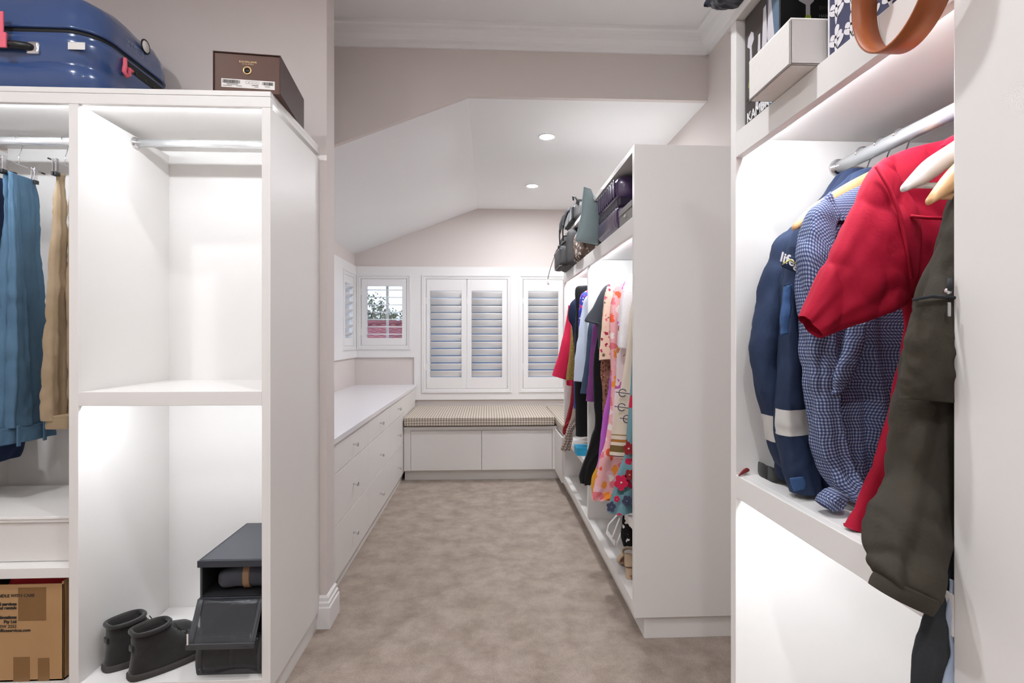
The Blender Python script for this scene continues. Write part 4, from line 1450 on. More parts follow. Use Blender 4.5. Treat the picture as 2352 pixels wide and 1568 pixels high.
yz_poly('blue_panel', [(.105, .0), (.146, .0), (.146, .258), (.112, .258), (.100, .246)], 'blueprint', kb)
for pts in ([(.060, .02), (.075, .12), (.084, .235), (.094, .238), (.104, .12), (.108, .02)], [(.098, .15), (.106, .24), (.116, .235), (.130, .14), (.122, .12), (.112, .12)], [(.048, .02), (.062, .19), (.070, .19), (.072, .02)]):
    yz_poly('shirt_print', pts, 'shirtprint', kb, xf - .0002)
yz_poly('steamer_head', [(.012, .190), (.016, .208), (.030, .216), (.040, .208), (.042, .192), (.032, .182), (.034, .150), (.024, .150), (.024, .180)], 'shirtprint', kb, xf - .0002)
yz_poly('steamer_tank', [(.024, .150), (.034, .150), (.040, .112), (.032, .096), (.016, .094), (.020, .112)], 'lime', kb, xf - .0002)
text('lettering', 'KAMBROOK', .030, frame4((xf - .0004, KY1 - .010, ZS + .016), (0, -1, 0), (0, 0, 1)), 'whiteplastic', kb, bold=.0004)
for k in range(5):
    box('small_print', (xf - .0005, xf - .0001), (KY1 - .034, KY1 - .010), (ZS + .086 - .007 * k, ZS + .0875 - .007 * k), 'greyprint' if k < 3 else 'dimprint', kb, 0)
xz_poly('steamer_head', [(.640, .214), (.640, .226), (.655, .232), (.670, .226), (.672, .214), (.664, .206), (.664, .185), (.655, .185), (.655, .206)], 'shirtprint', kb)
xz_poly('steamer_tank', [(.655, .185), (.665, .185), (.670, .160), (.648, .158), (.636, .166), (.650, .168)], 'lime', kb)
text('lettering', 'SWIFT STEAM', .012, frame4((.682, KY0 - .0007, ZS + .196), (1, 0, 0), (0, 0, 1)), 'dimprint', kb)
text('lettering', 'HANDHELD GARMENT\nSTEAMER', .010, frame4((.682, KY0 - .0007, ZS + .180), (1, 0, 0), (0, 0, 1)), 'greyprint', kb)
for k in range(8):
    box('small_print', (.637, .70 - .006 * (k % 3)), (KY0 - .0010, KY0 - .0004), (ZS + .145 - .011 * k, ZS + .147 - .011 * k), 'dimprint', kb, 0)

bn = thing('fabric_bin', 'white fabric storage bin overhanging the top shelf edge', 'storage bin', (.66, 1.0, ZS))
BXa, BXb, BYa, BYb, BZ = .531, .80, .918, 1.068, ZS + .080


def open_bin(x, y, z, th, m, parent):
    bm = bmesh.new()
    for q in ((x, y, (z[0], z[0] + th)), ((x[0], x[0] + th), y, z), ((x[1] - th, x[1]), y, z), (x, (y[0], y[0] + th), z), (x, (y[1] - th, y[1]), z)):
        bm_box(bm, *q, .002)
    return from_bm('bin_body', bm, m, parent)


M['bincloth'] = mat('white_bin_cloth', (232, 228, 224), .8, bump=(60, .25, .004))
open_bin((BXa, BXb), (BYa, BYb), (ZS + .0005, BZ), .005, 'bincloth', bn)
tube('rim', [(BXa + .003, BYa + .003, BZ), (BXb - .003, BYa + .003, BZ), (BXb - .003, BYb - .003, BZ), (BXa + .003, BYb - .003, BZ)], .004, 'bincloth', bn, 8, closed=True)
M['greycard'] = mat('sage_grey_card', (120, 122, 104), .8)
ob = box('folder', (.64, .78), (1.00, 1.03), (ZS + .008, ZS + .098), 'greycard', None, .002)
tag(ob, 'sage green folder edge sticking out of the white fabric bin', 'folder')

M['floralnavy'] = mat('navy_box_paper', (66, 68, 96), .6)
M['floralwhite'] = mat('white_flower_print', (226, 222, 226), .6)
fbx = thing('floral_box', 'navy box printed with white flowers next to the white bin', 'box', (.7, .82, ZS))
FX, FYa, FYb, FZ = .592, .690, .905, ZS + .21
box('box_body', (FX, .86), (FYa, FYb), (ZS, FZ), 'floralnavy', fbx, .0015)
box('edge_band', (FX - .001, FX + .002), (FYb - .004, FYb), (ZS, FZ), 'floralwhite', fbx, 0)
rf = random.Random(11)


def petal(cy, cz, ang, L, W, parent):
    pts = []
    N = 14
    for i in range(N):
        t = 2 * math.pi * i / N
        a, b = L / 2 + L / 2 * math.cos(t), W / 2 * math.sin(t) * (1 + .35 * math.cos(t))
        pts.append((cy + a * math.cos(ang) - b * math.sin(ang), cz + a * math.sin(ang) + b * math.cos(ang)))
    pts = [(min(max(y, FYa + .001), FYb - .001), min(max(z, ZS + .001), FZ - .001)) for y, z in pts]
    vs = [(FX - .0008, y, z) for y, z in pts]
    return mesh('flower_print', vs + [(FX - .0002, v[1], v[2]) for v in vs], [tuple(range(N)), tuple(range(N, 2 * N))[::-1]] + [(i, (i + 1) % N, N + (i + 1) % N, N + i) for i in range(N)], 'floralwhite', parent)


for fy in (.884, .846, .802, .758, .716):
    zst = ZS
    while zst < FZ - .03:
        lean = rf.uniform(-.3, .3)
        petal(fy, zst, math.pi / 2 + lean, .034, .007, fbx)
        petal(fy, zst + .012, math.pi / 2 + .9 + lean, .024, .010, fbx)
        petal(fy, zst + .016, math.pi / 2 - .9 + lean, .022, .009, fbx)
        petal(fy, zst + .03, math.pi / 2 + 1.3, .016, .010, fbx)
        petal(fy, zst + .03, math.pi / 2 - 1.2, .016, .010, fbx)
        petal(fy, zst + .031, math.pi / 2 + .2, .020, .011, fbx)
        zst += .052

M['tanleather'] = mat('tan_leather', (164, 88, 40), .45, bump=(120, .15), vary=(10, (146, 74, 32)))


def leather_loop():
    """strap standing on edge and bent into a loop that hangs over the shelf edge"""
    t = thing('leather_belt', 'tan leather belt hanging in a loop over the top shelf edge', 'belt', (.55, .70, ZS))
    yc_, zc_, ry, rz_ = .690, 1.683, .080, .094
    vs, fs = [], []
    N = 64
    for i in range(N + 1):
        a = math.radians(70 + 330 * i / N)
        p0 = vec(.552 + .006 * math.cos(a), yc_ + ry * math.cos(a), zc_ + rz_ * math.sin(a))
        wv = vec(.0185, 0, 0)
        nrm = vec(0, math.cos(a), math.sin(a)) * .0017
        vs += [p0 - wv - nrm, p0 + wv - nrm, p0 + wv + nrm, p0 - wv + nrm]
    for i in range(N):
        for j in range(4):
            fs.append((i * 4 + j, i * 4 + (j + 1) % 4, (i + 1) * 4 + (j + 1) % 4, (i + 1) * 4 + j))
    fs += [(3, 2, 1, 0), (N * 4, N * 4 + 1, N * 4 + 2, N * 4 + 3)]
    bm = bmesh.new()
    bv = [bm.verts.new(v) for v in vs]
    for f in fs:
        bm.faces.new([bv[i] for i in f])
    o = from_bm('strap', bm, 'tanleather', t, True)
    # the tail goes back and lies on the flowered box
    tail = [(.552, .715, 1.772), (.566, .705, 1.800), (.585, .70, 1.888), (.61, .70, 1.8935), (.66, .70, 1.8925)]
    loft('tail', [(vec(*q), vec(0, .016, 0), vec(0, 0, .0016)) for q in tail], 'tanleather', t, 12, 20, power=.5, bottom=True)


leather_loop()
M['quilt'] = mat('dark_navy_padding', (24, 28, 44), .6, bump=(40, .4, .004))
nc = loft('padded_jacket', [(P(1628, 8, X=.545) + vec(0, .0, -.004), vec(0, 0, .006), vec(.012, 0, 0)), (P(1642, 6, X=.56), vec(0, 0, .018), vec(.022, 0, 0)), (P(1665, -2, X=.57), vec(0, 0, .020), vec(.034, 0, 0)), (P(1700, -22, X=.58), vec(0, 0, .024), vec(.05, 0, 0)), (P(1800, -95, X=.62), vec(0, 0, .03), vec(.09, 0, 0)), (P(1950, -205, X=.66), vec(0, 0, .03), vec(.09, 0, 0))],
          'quilt', None, 40, 50, crumple=.008, cscale=26, seed=8, bottom=True)
tag(nc, 'dark navy padded jacket lying on top of the near right wardrobe', 'jacket')

# ------------------------------------------------------------------ clothes in the far right wardrobe
FR = (.86, 1.600)
M['teal_floral'] = floral('teal_dress_print', (110, 150, 160), [(196, 40, 78), (56, 48, 84), (70, 110, 112), (150, 30, 60), (130, 160, 180)], 16, .36)
M['cream'] = bands('cream_striped_linen', (222, 206, 188), [(.780, .785, (150, 120, 70)), (.752, .764, (172, 110, 46)), (.710, .738, (112, 88, 44)), (.690, .695, (112, 60, 70))])
M['anchor'] = mat('dark_blue_embroidery', (62, 64, 92), .8)
M['lace'] = mat('white_lace', (240, 236, 238), .85, bump=(120, .6, .004))
M['swirl'] = floral('pink_swirl_print', (232, 212, 214), [(196, 96, 170), (214, 130, 190), (236, 220, 226), (188, 120, 70)], 14, .42, distort=3)
M['coral'] = floral('coral_blossom_print', (236, 176, 178), [(236, 96, 60), (240, 226, 220), (226, 120, 130), (240, 150, 60), (240, 190, 200)], 22, .42)
M['lilac'] = mat('lilac_satin', (184, 92, 196), .5, bump=(60, .3, .003))
M['magenta'] = mat('magenta_jersey', (206, 44, 130), .7)
M['blossom'] = floral('cream_blossom_print', (244, 214, 190), [(196, 60, 96), (230, 110, 130), (170, 40, 70), (244, 214, 190), (120, 110, 80)], 46, .36)
M['leopard'] = floral('brown_leopard_print', (150, 104, 88), [(92, 56, 48), (176, 130, 108), (120, 78, 66)], 70, .4)
M['greytee'] = mat('slate_jersey', (62, 66, 74), .8, bump=(150, .2))
M['plum'] = mat('plum_jersey', (122, 56, 124), .8, bump=(150, .2))
M['indigo'] = mat('dark_indigo_denim', (66, 84, 108), .85, bump=(200, .3), vary=(12, (52, 68, 92)))
M['mustard'] = mat('mustard_cotton', (216, 156, 40), .8)
M['bluewhite'] = mat('pale_blue_cotton', (206, 216, 236), .8, bump=(100, .3, .003))
M['cobalt'] = mat('cobalt_cotton', (44, 62, 150), .8)
M['raspberry'] = mat('raspberry_wool', (206, 22, 72), .8, bump=(150, .2))
M['gold_sequin'] = mat('gold_sequins', (190, 160, 90), .35, metal=.6, bump=(260, 1.0, .004), vary=(180, (120, 96, 52)))
M['taupe'] = check_mat('taupe_striped_cloth', (198, 184, 174), (150, 130, 120), (120, 100, 92), .018, .5)
M['darkred'] = mat('dark_red_jersey', (146, 26, 36), .8)
M['pinkstripe'] = floral('bright_tie_print', (70, 80, 180), [(232, 70, 130), (240, 220, 220), (60, 70, 170)], 60, .4)


def garment(name, label, cat, Y, rows, m, thick=.026, xr=1.06, fold=.006, waves=6, crumple=.004, seed=0, hanger='blackplastic', part='body', extra=None, hem=.004, hz=None):
    secs = rows_from(Y, rows, thick, xr, zmin=0)
    t = thing(name, label, cat, (FR[0], Y, secs[-1][0].z), group='clothes in the far right wardrobe')
    loft(part, secs, m, t, 48, 44, fold=fold, waves=waves, crumple=crumple, cscale=9, seed=seed, hem=hem)
    if extra:
        extra(t, Y)
    if hanger:
        coat_hanger(Y, 'hanger of the ' + label.split(',')[0][:60], hanger, FR[0], FR[1], .235, .085, False, 'hangers in the far right wardrobe', .006, hookr=.0165)
    return t


def blossom(t, c, r, mm, seed):
    rnd = random.Random(seed)
    k = 40
    vs = []
    for i in range(k):
        a = 2 * math.pi * i / k
        q = r * (.62 + .38 * abs(math.cos(2.5 * a + seed)) ** .6) * rnd.uniform(.94, 1.06)
        vs.append(c + vec(q * math.cos(a), .0, q * 1.15 * math.sin(a)))
    n = len(vs)
    f = mesh('flower', vs + [v + vec(0, .003, 0) for v in vs], [tuple(range(n)), tuple(range(n, 2 * n))[::-1]] + [(i, (i + 1) % n, n + (i + 1) % n, n + i) for i in range(n)], mm, t)
    lathe('flower_centre', [(r * .16, 0), (r * .16, .002)], c + vec(0, -.003, 0), 'y', 'cream' if mm != 'anchor' else 'teal_floral', f, 10)


def ex_teal(t, Y):
    for (u, v, r, mm) in ((1427, 1108, .030, 'raspberry'), (1417, 1146, .012, 'raspberry'), (1404, 1164, .020, 'anchor'), (1444, 1030, .024, 'darkred'), (1440, 1150, .020, 'anchor'), (1446, 1090, .02, 'darkred')):
        blossom(t, P(u, v, Y=Y - .040), r, mm, u)


def ex_cream(t, Y):
    for (u, v) in ((1430, 902), (1440, 962), (1428, 935)):
        c = P(u, v, Y=Y - .036)
        k = tube('embroidery', arc(c, .016, .4, 5.6, 12), .0020, 'anchor', t, 6)
        tube('embroidery_bar', [c + vec(-.03, 0, .004), c + vec(.03, 0, -.004)], .0018, 'anchor', k, 6)


garment('dress', 'teal dress with crimson and navy flowers nearest the end panel', 'dress', 2.20, [(640, 1475, None, .010), (720, 1458, None), (860, 1454, None), (960, 1448, None), (1030, 1441, None), (1062, 1430, None), (1110, 1412, None), (1175, 1391, None)], 'teal_floral', seed=101, extra=ex_teal, fold=.012)
garment('dress', 'cream dress with olive hem stripes and dark blue embroidery', 'dress', 2.285, [(640, 1462, None, .010), (700, 1450, None), (800, 1440, None), (870, 1430, None), (930, 1414, None), (1000, 1402, None), (1048, 1396, None)], 'cream', seed=102, extra=ex_cream)
garment('blouse', 'white lace blouse in front of the pink swirl dress', 'blouse', 2.36, [(628, 1448, None, .010), (655, 1434, None), (700, 1428, None), (760, 1424, None), (800, 1424, None)], 'lace', seed=103)
garment('dress', 'white dress with pink swirls below the lace blouse', 'dress', 2.43, [(632, 1446, None, .010), (660, 1430, None), (720, 1420, None), (790, 1416, None), (850, 1414, None), (960, 1406, None), (1020, 1410, None)], 'swirl', seed=104, hanger='lilac')
garment('dress', 'long coral and white blossom dress in the near bay', 'dress', 2.50, [(640, 1428, None, .010), (660, 1412, None), (720, 1402, None), (800, 1404, None), (900, 1408, None), (1000, 1398, None), (1060, 1382, None), (1114, 1371, None), (1146, 1368, 1400)], 'coral', seed=105, fold=.012)
garment('dress', 'lilac satin dress strip beside the coral dress', 'dress', 2.565, [(660, 1420, None, .010), (720, 1412, None), (820, 1408, None), (900, 1398, None), (960, 1386, None), (1020, 1380, None), (1076, 1373, None)], 'lilac', seed=106)
garment('skirt', 'magenta jersey skirt showing beside the lilac dress', 'skirt', 2.535, [(700, 1420, None, .008), (800, 1414, None), (900, 1407, None), (1000, 1393, None), (1030, 1388, None)], 'magenta', seed=107, thick=.012, hanger=None)
garment('blouse', 'cream blouse with small raspberry blossoms', 'blouse', 2.62, [(648, 1408, None, .010), (664, 1392, None), (720, 1384, None), (780, 1378, None), (826, 1375, None)], 'blossom', seed=108)
garment('dress', 'brown leopard print dress under the blossom blouse', 'dress', 2.675, [(652, 1410, None, .010), (680, 1394, None), (780, 1384, None), (850, 1378, None), (900, 1382, None), (960, 1382, None)], 'leopard', seed=109, thick=.022)
garment('top', 'slate grey tee with a wide short sleeve pointing at the divider', 'shirt', 2.74, [(652, 1398, None, .010), (662, 1386, None), (700, 1366, None, .02), (736, 1346, None, .02), (748, 1374, None, .02), (800, 1378, None)], 'greytee', seed=110, thick=.022)
garment('trousers', 'black trousers with a leg hanging over the shelf edge', 'trousers', 2.80, [(700, 1392, None, .010), (800, 1366, None), (900, 1364, None), (970, 1368, None), (1000, 1362, None), (1050, 1347, 1392), (1090, 1334, 1372), (1110, 1336, 1356)], 'black', seed=111, fold=.008)
garment('top', 'plum jersey top between the black trousers and dark jeans', 'shirt', 2.87, [(690, 1380, None, .010), (745, 1362, None), (820, 1354, None), (880, 1350, None), (922, 1348, None)], 'plum', seed=112)
garment('jeans', 'dark indigo jeans hanging next to the divider panel', 'jeans', 2.95, [(690, 1376, None, .010), (735, 1354, None), (800, 1346, None), (860, 1338, None), (902, 1331, None)], 'indigo', seed=113)
garment('skirt', 'mustard skirt hem under the coral dress', 'skirt', 2.60, [(820, 1430, None, .010), (950, 1400, None), (1060, 1372, None), (1100, 1357, None), (1146, 1360, 1394)], 'mustard', seed=114, hanger=None, thick=.02)

garment('shirt', 'pale blue and white shirt nearest the divider in the far bay', 'shirt', 3.18, [(675, 1358, None, .010), (690, 1342, None), (760, 1330, None), (830, 1320, None), (876, 1316, None)], 'bluewhite', seed=120)
garment('top', 'top with a bright pink and blue shoulder behind the pale shirt', 'shirt', 3.27, [(666, 1350, None, .010), (680, 1334, None), (720, 1328, None), (760, 1326, None)], 'pinkstripe', seed=121)
garment('jacket', 'black jacket with high shoulders in the far bay', 'jacket', 3.36, [(655, 1340, None, .012), (664, 1320, None), (720, 1322, None), (780, 1318, None), (840, 1318, None), (1000, 1322, None)], 'black', seed=122)
garment('skirt', 'cobalt blue skirt under the pale blue shirt', 'skirt', 3.44, [(760, 1336, None, .010), (820, 1320, None), (870, 1316, None), (936, 1317, None)], 'cobalt', seed=123)
garment('top', 'navy sleeveless top in front of the raspberry coat', 'shirt', 3.55, [(680, 1326, None, .010), (700, 1310, None), (730, 1306, None), (755, 1316, None), (800, 1318, None)], 'darknavy', seed=124)
garment('top', 'gold sequinned top with a black hem', 'shirt', 3.66, [(690, 1330, None, .010), (720, 1314, None), (780, 1311, None), (830, 1307, None), (872, 1303, None)], 'gold_sequin', seed=125)
garment('trousers', 'taupe striped trousers draped past the shelf in the far bay', 'trousers', 3.58, [(860, 1330, None, .010), (930, 1316, None), (975, 1306, 1330), (1010, 1297, 1316), (1034, 1290, 1308)], 'taupe', seed=126, hanger=None)
garment('dress', 'dark red dress strip beside the taupe trousers', 'dress', 3.74, [(780, 1326, None, .010), (880, 1314, None), (940, 1306, None), (975, 1297, 1312), (998, 1293, 1303)], 'darkred', seed=127, thick=.018)


def ex_coat(t, Y):
    loft('sleeve', sleeve_from(Y - .03, [(1306, 700, 1322, 720, .02), (1298, 750, 1322, 760, .03), (1284, 810, 1312, 818, .034), (1268, 862, 1300, 872, .034)], .03), 'raspberry', t, 32, 30, crumple=.004, seed=131)


garment('coat', 'raspberry red coat with its sleeve hanging out at the far end', 'coat', 3.86, [(682, 1330, None, .012), (700, 1312, None), (780, 1304, None), (870, 1300, None), (885, 1300, None)], 'raspberry', seed=130, extra=ex_coat)

# ------------------------------------------------------------------ shoes and boxes on the far right wardrobe's shelves
M['aqua'] = mat('aqua_blue_card', (24, 156, 200), .5)
bb = thing('small_box', 'small aqua blue box at the edge of the lower shelf', 'box', (.59, 3.36, .461))
box('box_body', (.558, .68), (3.325, 3.43), (.4608, .500), 'aqua', bb, .002)
box('lid', (.556, .682), (3.323, 3.432), (.500, .512), 'aqua', bb, .002)
wbx = thing('shoe_carton', 'plain white carton standing on the lower shelf by the divider', 'box', (.76, 3.19, .461))
box('carton', (.64, .86), (3.115, 3.28), (.4608, .60), 'whitecloth', wbx, .002)
box('lid', (.637, .863), (3.112, 3.283), (.60, .622), 'whitecloth', wbx, .002)
for x, y, a, lbl in ((.72, 3.60, 70, 'black ankle boot on the lower shelf behind the taupe trousers'), (.74, 3.76, 74, 'black ankle boot farther along the lower shelf in the far bay')):
    t = thing('ankle_boot', lbl, 'boot', (x, y, .4608), math.radians(a - 160), group='black boots on the lower shelf')
    boot_mesh(t, 'suede', 'solerub', .25)
tid = box('shoe_insole_box', (.63, .80), (3.50, 3.56), (.4608, .475), 'sticker', None, .002)
tag(tid, 'flat pale pink box lying on the lower shelf beside the boots', 'box')

# white plastic frame hanger leaning at the lower shelf
fh = thing('frame_hanger', 'white plastic frame hanger dangling under the teal dress', 'hanger', tuple(P(1412, 1240, Y=2.30)))
pts = [P(1418, 1182, Y=2.30), P(1398, 1205, Y=2.30), P(1393, 1222, Y=2.30), P(1414, 1254, Y=2.30), P(1432, 1210, Y=2.30)]
tube('frame', pts, .0035, 'whiteplastic', fh, 8)
tube('spine', [P(1424, 1190, Y=2.30), P(1406, 1236, Y=2.30)], .0045, 'whiteplastic', fh, 8)
loft('bottom_rail', [(P(1393, 1220, Y=2.30), vec(.004, 0, .008), vec(0, .003, 0)), (P(1414, 1250, Y=2.30), vec(.004, 0, .008), vec(0, .003, 0))], 'whiteplastic', fh, 14, 6, bottom=True)

M['beige_suede'] = mat('beige_suede', (196, 172, 146), .85, bump=(120, .2))
M['insole'] = mat('brown_insole', (140, 106, 84), .7)


def sandal(x, y, z, rz, label):
    """block-heeled sandal, toe towards +y"""
    t = thing('sandal', label, 'sandal', (x, y, z), rz, group='beige sandals')
    H, L = .055, .21
    prof = [(0, H), (.05, H - .002), (.10, .028), (.14, .014), (.18, .010), (L, .013)]
    secs = []
    for k, (yy_, zz_) in enumerate(prof):
        wd = [.024, .028, .028, .036, .038, .016][k]
        secs.append(((0, yy_, zz_), (wd, 0, 0), (0, 0, .006)))
    loft('sole', secs, 'insole', t, 24, 30, power=.6, bottom=True, local=True)
    loft('heel', [((0, .022, H - .004), (.024, 0, 0), (0, .022, 0)), ((0, .020, .02), (.020, 0, 0), (0, .019, 0)), ((0, .020, 0), (.021, 0, 0), (0, .020, 0))], 'beige_suede', t, 24, 10, power=.7, bottom=True, local=True)
    loft('counter', [((0, .012, H + .050), (.026, 0, 0), (0, .006, 0)), ((0, .004, H + .025), (.028, 0, 0), (0, .006, 0)), ((0, .006, H), (.026, 0, 0), (0, .008, 0))], 'beige_suede', t, 20, 8, bottom=True, local=True)
    for yy_, zz_, hh in ((.145, .014, .034), (.165, .012, .030)):
        a = [(.038 * math.cos(q), yy_ + .004 * math.sin(q), zz_ + hh * math.sin(q)) for q in [math.pi * i / 12 for i in range(13)]]
        tube('toe_strap', a, .008, 'beige_suede', t, 8, True)
    a = [(.032 * math.cos(q), .04 + .04 * math.sin(q), H + .045 + .006 * math.sin(q)) for q in [math.pi * (i / 12 * 1.3 - .15) for i in range(13)]]
    st = tube('ankle_strap', a, .006, 'beige_suede', t, 8, True)
    boxes('buckle', [((.026, .036), (.058, .070), (H + .036, H + .054))], 'chrome', st, .001, True)
    return t


sandal(.622, 2.300, .1485, math.radians(-8), 'beige block-heeled sandal on the bottom shelf, the farther one')
sandal(.634, 2.160, .1485, math.radians(-8), 'beige block-heeled sandal half hidden by the end panel')
M['bwprint'] = floral('black_white_print', (24, 22, 24), [(230, 228, 226), (24, 22, 24), (30, 28, 30)], 60, .42)
sc2 = loft('scarf', [(P(1449, 1165, Y=2.27), vec(.03, 0, 0), vec(0, .010, 0)), (P(1446, 1220, Y=2.27), vec(.034, 0, 0), vec(0, .016, 0)), (P(1446, 1252, Y=2.27), vec(.03, 0, 0), vec(0, .012, 0))], 'bwprint', None, 28, 20, fold=.004, crumple=.004, seed=7, bottom=True)
tag(sc2, 'black and white patterned scarf hanging behind the sandals', 'scarf')

# ------------------------------------------------------------------ luggage on the far right wardrobe
ZU = 1.6845
M['purple'] = mat('aubergine_polycarbonate', (66, 44, 86), .3, coat=.4)
M['purpledark'] = mat('aubergine_groove', (38, 26, 52), .5)
ps = thing('suitcase', 'small purple ribbed hard suitcase lying on the top shelf', 'suitcase', (.76, 2.55, ZU))


def ribs(p, s):
    if abs(s.z) < .85:
        p = p * (1 + .012 * math.sin(p.y * 150) * (1 if abs(s.x) > .7 else 0))
    return p


PSX, PSY = (.575, .96), (2.36, 2.80)
cx, cy = sum(PSX) / 2, sum(PSY) / 2
hx, hy = (PSX[1] - PSX[0]) / 2, (PSY[1] - PSY[0]) / 2
rbox('lower_shell', (cx, cy, ZU + .060), (hx, hy, .0598), .045, 'purple', ps, 30, wave=ribs)
rbox('upper_shell', (cx, cy, ZU + .186), (hx, hy, .060), .045, 'purple', ps, 30, wave=ribs)
box('zip_band', (PSX[0] + .006, PSX[1] - .006), (PSY[0] + .006, PSY[1] - .006), (ZU + .098, ZU + .150), 'purpledark', ps, .012)
for k in range(9):
    yk = PSY[0] + .05 + .042 * k
    rbox('rib', (PSX[0] - .001, yk, ZU + .190), (.004, .010, .040), .004, 'purple', ps, 3)
for yk in (PSY[1] - .06, PSY[1] - .12):
    w_ = thing
    lathe('wheel', [(.018, -.010), (.022, -.006), (.022, .006), (.018, .010)], (PSX[0] + .020, PSY[1] + .012, ZU + .024 + (0 if yk > PSY[1] - .1 else .20)), 'x', 'blackplastic', ps, 16)
M['greybox'] = mat('grey_card', (128, 124, 122), .6)
gb = thing('flat_box', 'flat grey box with a small print on the top shelf, nearest the end panel', 'box', (.72, 2.24, ZU))
box('box_base', (.582, .90), (2.135, 2.345), (ZU, ZU + .045), 'greybox', gb, .0015)
box('lid', (.580, .902), (2.133, 2.347), (ZU + .046, ZU + .072), 'greybox', gb, .0015)
boxes('print', [((.5790, .5796), (2.225 + .012 * k, 2.233 + .012 * k), (ZU + .026, ZU + .034 + .004 * (k % 2))) for k in range(3)], 'sticker', gb, 0)

M['teal'] = mat('dusty_teal_cotton', (158, 178, 182), .85, bump=(200, .2))


def pillow(name, label, c, rot, half, th, m):
    vs, fs = [], []
    N = 22
    for side in (1, -1):
        for i in range(N + 1):
            for j in range(N + 1):
                a, b = -1 + 2 * i / N, -1 + 2 * j / N
                e = (1 - abs(a) ** 3) * (1 - abs(b) ** 3)
                pin = 1 - .07 * (1 - abs(a) * abs(b)) * (abs(a) ** 4 + abs(b) ** 4)
                vs.append(Vector((a * half * pin, side * (th * max(e, 0) ** .55 + .002), b * half * pin)))
    M_ = (N + 1) ** 2
    for s in range(2):
        for i in range(N):
            for j in range(N):
                q = s * M_ + i * (N + 1) + j
                f = (q, q + 1, q + N + 2, q + N + 1)
                fs.append(f if s else f[::-1])
    rim = [i * (N + 1) for i in range(N + 1)] + [N * (N + 1) + j for j in range(1, N + 1)] + [i * (N + 1) + N for i in range(N - 1, -1, -1)] + [j for j in range(N - 1, 0, -1)]
    for i in range(len(rim)):
        a, b = rim[i], rim[(i + 1) % len(rim)]
        fs.append((a, b, b + M_, a + M_))
    vs = [Vector(c) + rot @ v for v in vs]
    for v in vs:          # squeezed between the shelf and the top panel
        if v.x > RX - .01:
            v.z = min(max(v.z, ZU + .003), 1.938)
    o = thing(name, label, 'cushion', (c[0], c[1], ZU))
    bm = bmesh.new()
    bv = [bm.verts.new(v) for v in vs]
    for f in fs:
        bm.faces.new([bv[i] for i in f])
    from_bm('cover', bm, m, o, True)
    pts = []
    for k in range(4):
        cs_ = [(-1, -1), (1, -1), (1, 1), (-1, 1)]
        a, b = cs_[k], cs_[(k + 1) % 4]
        for i in range(8):
            t = i / 8
            q = (a[0] + (b[0] - a[0]) * t, a[1] + (b[1] - a[1]) * t)
            pin = 1 - .07 * (1 - abs(q[0]) * abs(q[1])) * (abs(q[0]) ** 4 + abs(q[1]) ** 4)
            pts.append(Vector(c) + rot @ Vector((q[0] * half * pin, 0, q[1] * half * pin)))
    for v in pts:
        if v.x > RX - .012:
            v.z = min(max(v.z, ZU + .004), 1.937)
    tube('piping', pts, .004, m, o, 6, closed=True)
    return o


pillow('throw_pillow', 'dusty teal throw pillow standing on a corner, sticking out above the top shelf', (.648, 2.945, 1.852), Matrix.Rotation(math.radians(14), 3, 'Z') @ Matrix.Rotation(math.radians(9), 3, 'Y'), .150, .045, 'teal')

M['backpack'] = mat('charcoal_nylon', (54, 53, 54), .65, bump=(160, .35), vary=(6, (72, 70, 70)))
M['strapgrey'] = mat('dark_grey_webbing', (62, 62, 64), .7)
M['patterned'] = floral('brown_white_print', (92, 74, 66), [(226, 216, 208), (60, 46, 42), (150, 130, 118)], 44, .42)
lb_ = thing('backpack', 'dark grey backpack on the top shelf, overhanging its edge', 'backpack', (.66, 3.77, ZU))
rbox('main_bag', (.66, 3.765, ZU + .126), (.125, .20, .1255), .035, 'backpack', lb_, 16, bulge=.006, crumple=.005, cscale=12, seed=3)
rbox('front_pocket', (.522, 3.78, ZU + .072), (.030, .165, .070), .022, 'backpack', lb_, 14, bulge=.004, crumple=.003, seed=4)
tube('zip_line', [(.500, 3.62, ZU + .118), (.492, 3.70, ZU + .126), (.492, 3.86, ZU + .126), (.500, 3.94, ZU + .118)], .003, 'steel', lb_, 6)
tube('zip_line', [(.532, 3.60, ZU + .21), (.530, 3.70, ZU + .226), (.530, 3.84, ZU + .226), (.532, 3.93, ZU + .21)], .003, 'steel', lb_, 6)
tube('base_piping', [(.505, 3.625, ZU + .006), (.492, 3.66, ZU + .006), (.492, 3.90, ZU + .006)], .004, 'greybox', lb_, 6)
tube('side_strap', [(.60, 3.562, ZU + .17), (.55, 3.575, ZU + .18), (.520, 3.65, ZU + .165), (.508, 3.74, ZU + .15)], .009, 'strapgrey', lb_, 8)
bk = rbox('buckle', (.505, 3.76, ZU + .150), (.010, .024, .014), .005, 'blackplastic', lb_, 5)
tube('side_strap', [(.505, 3.78, ZU + .15), (.50, 3.86, ZU + .14), (.495, 3.93, ZU + .12)], .007, 'strapgrey', lb_, 8)
st = tube('hanging_strap', [(.495, 3.93, ZU + .12), (.475, 3.95, ZU + .06), (.458, 3.97, ZU - .0), (.448, 3.98, ZU - .05)], .0025, 'strapgrey', lb_, 6)
tube('strap_end', [(.448, 3.98, ZU - .05), (.446, 3.98, ZU - .075), (.456, 3.98, ZU - .09)], .006, 'sticker', st, 6)
rbox('logo_patch', (.4915, 3.87, ZU + .075), (.001, .010, .020), .001, 'sticker', lb_, 3)
pb = rbox('folded_print_bag', (.66, 3.36, ZU + .095), (.10, .15, .0945), .03, 'patterned', None, 12, crumple=.008, cscale=14, seed=9)
tag(pb, 'brown and white patterned bag between the grey backpack and teal pillow', 'bag')
ZV = 1.9655
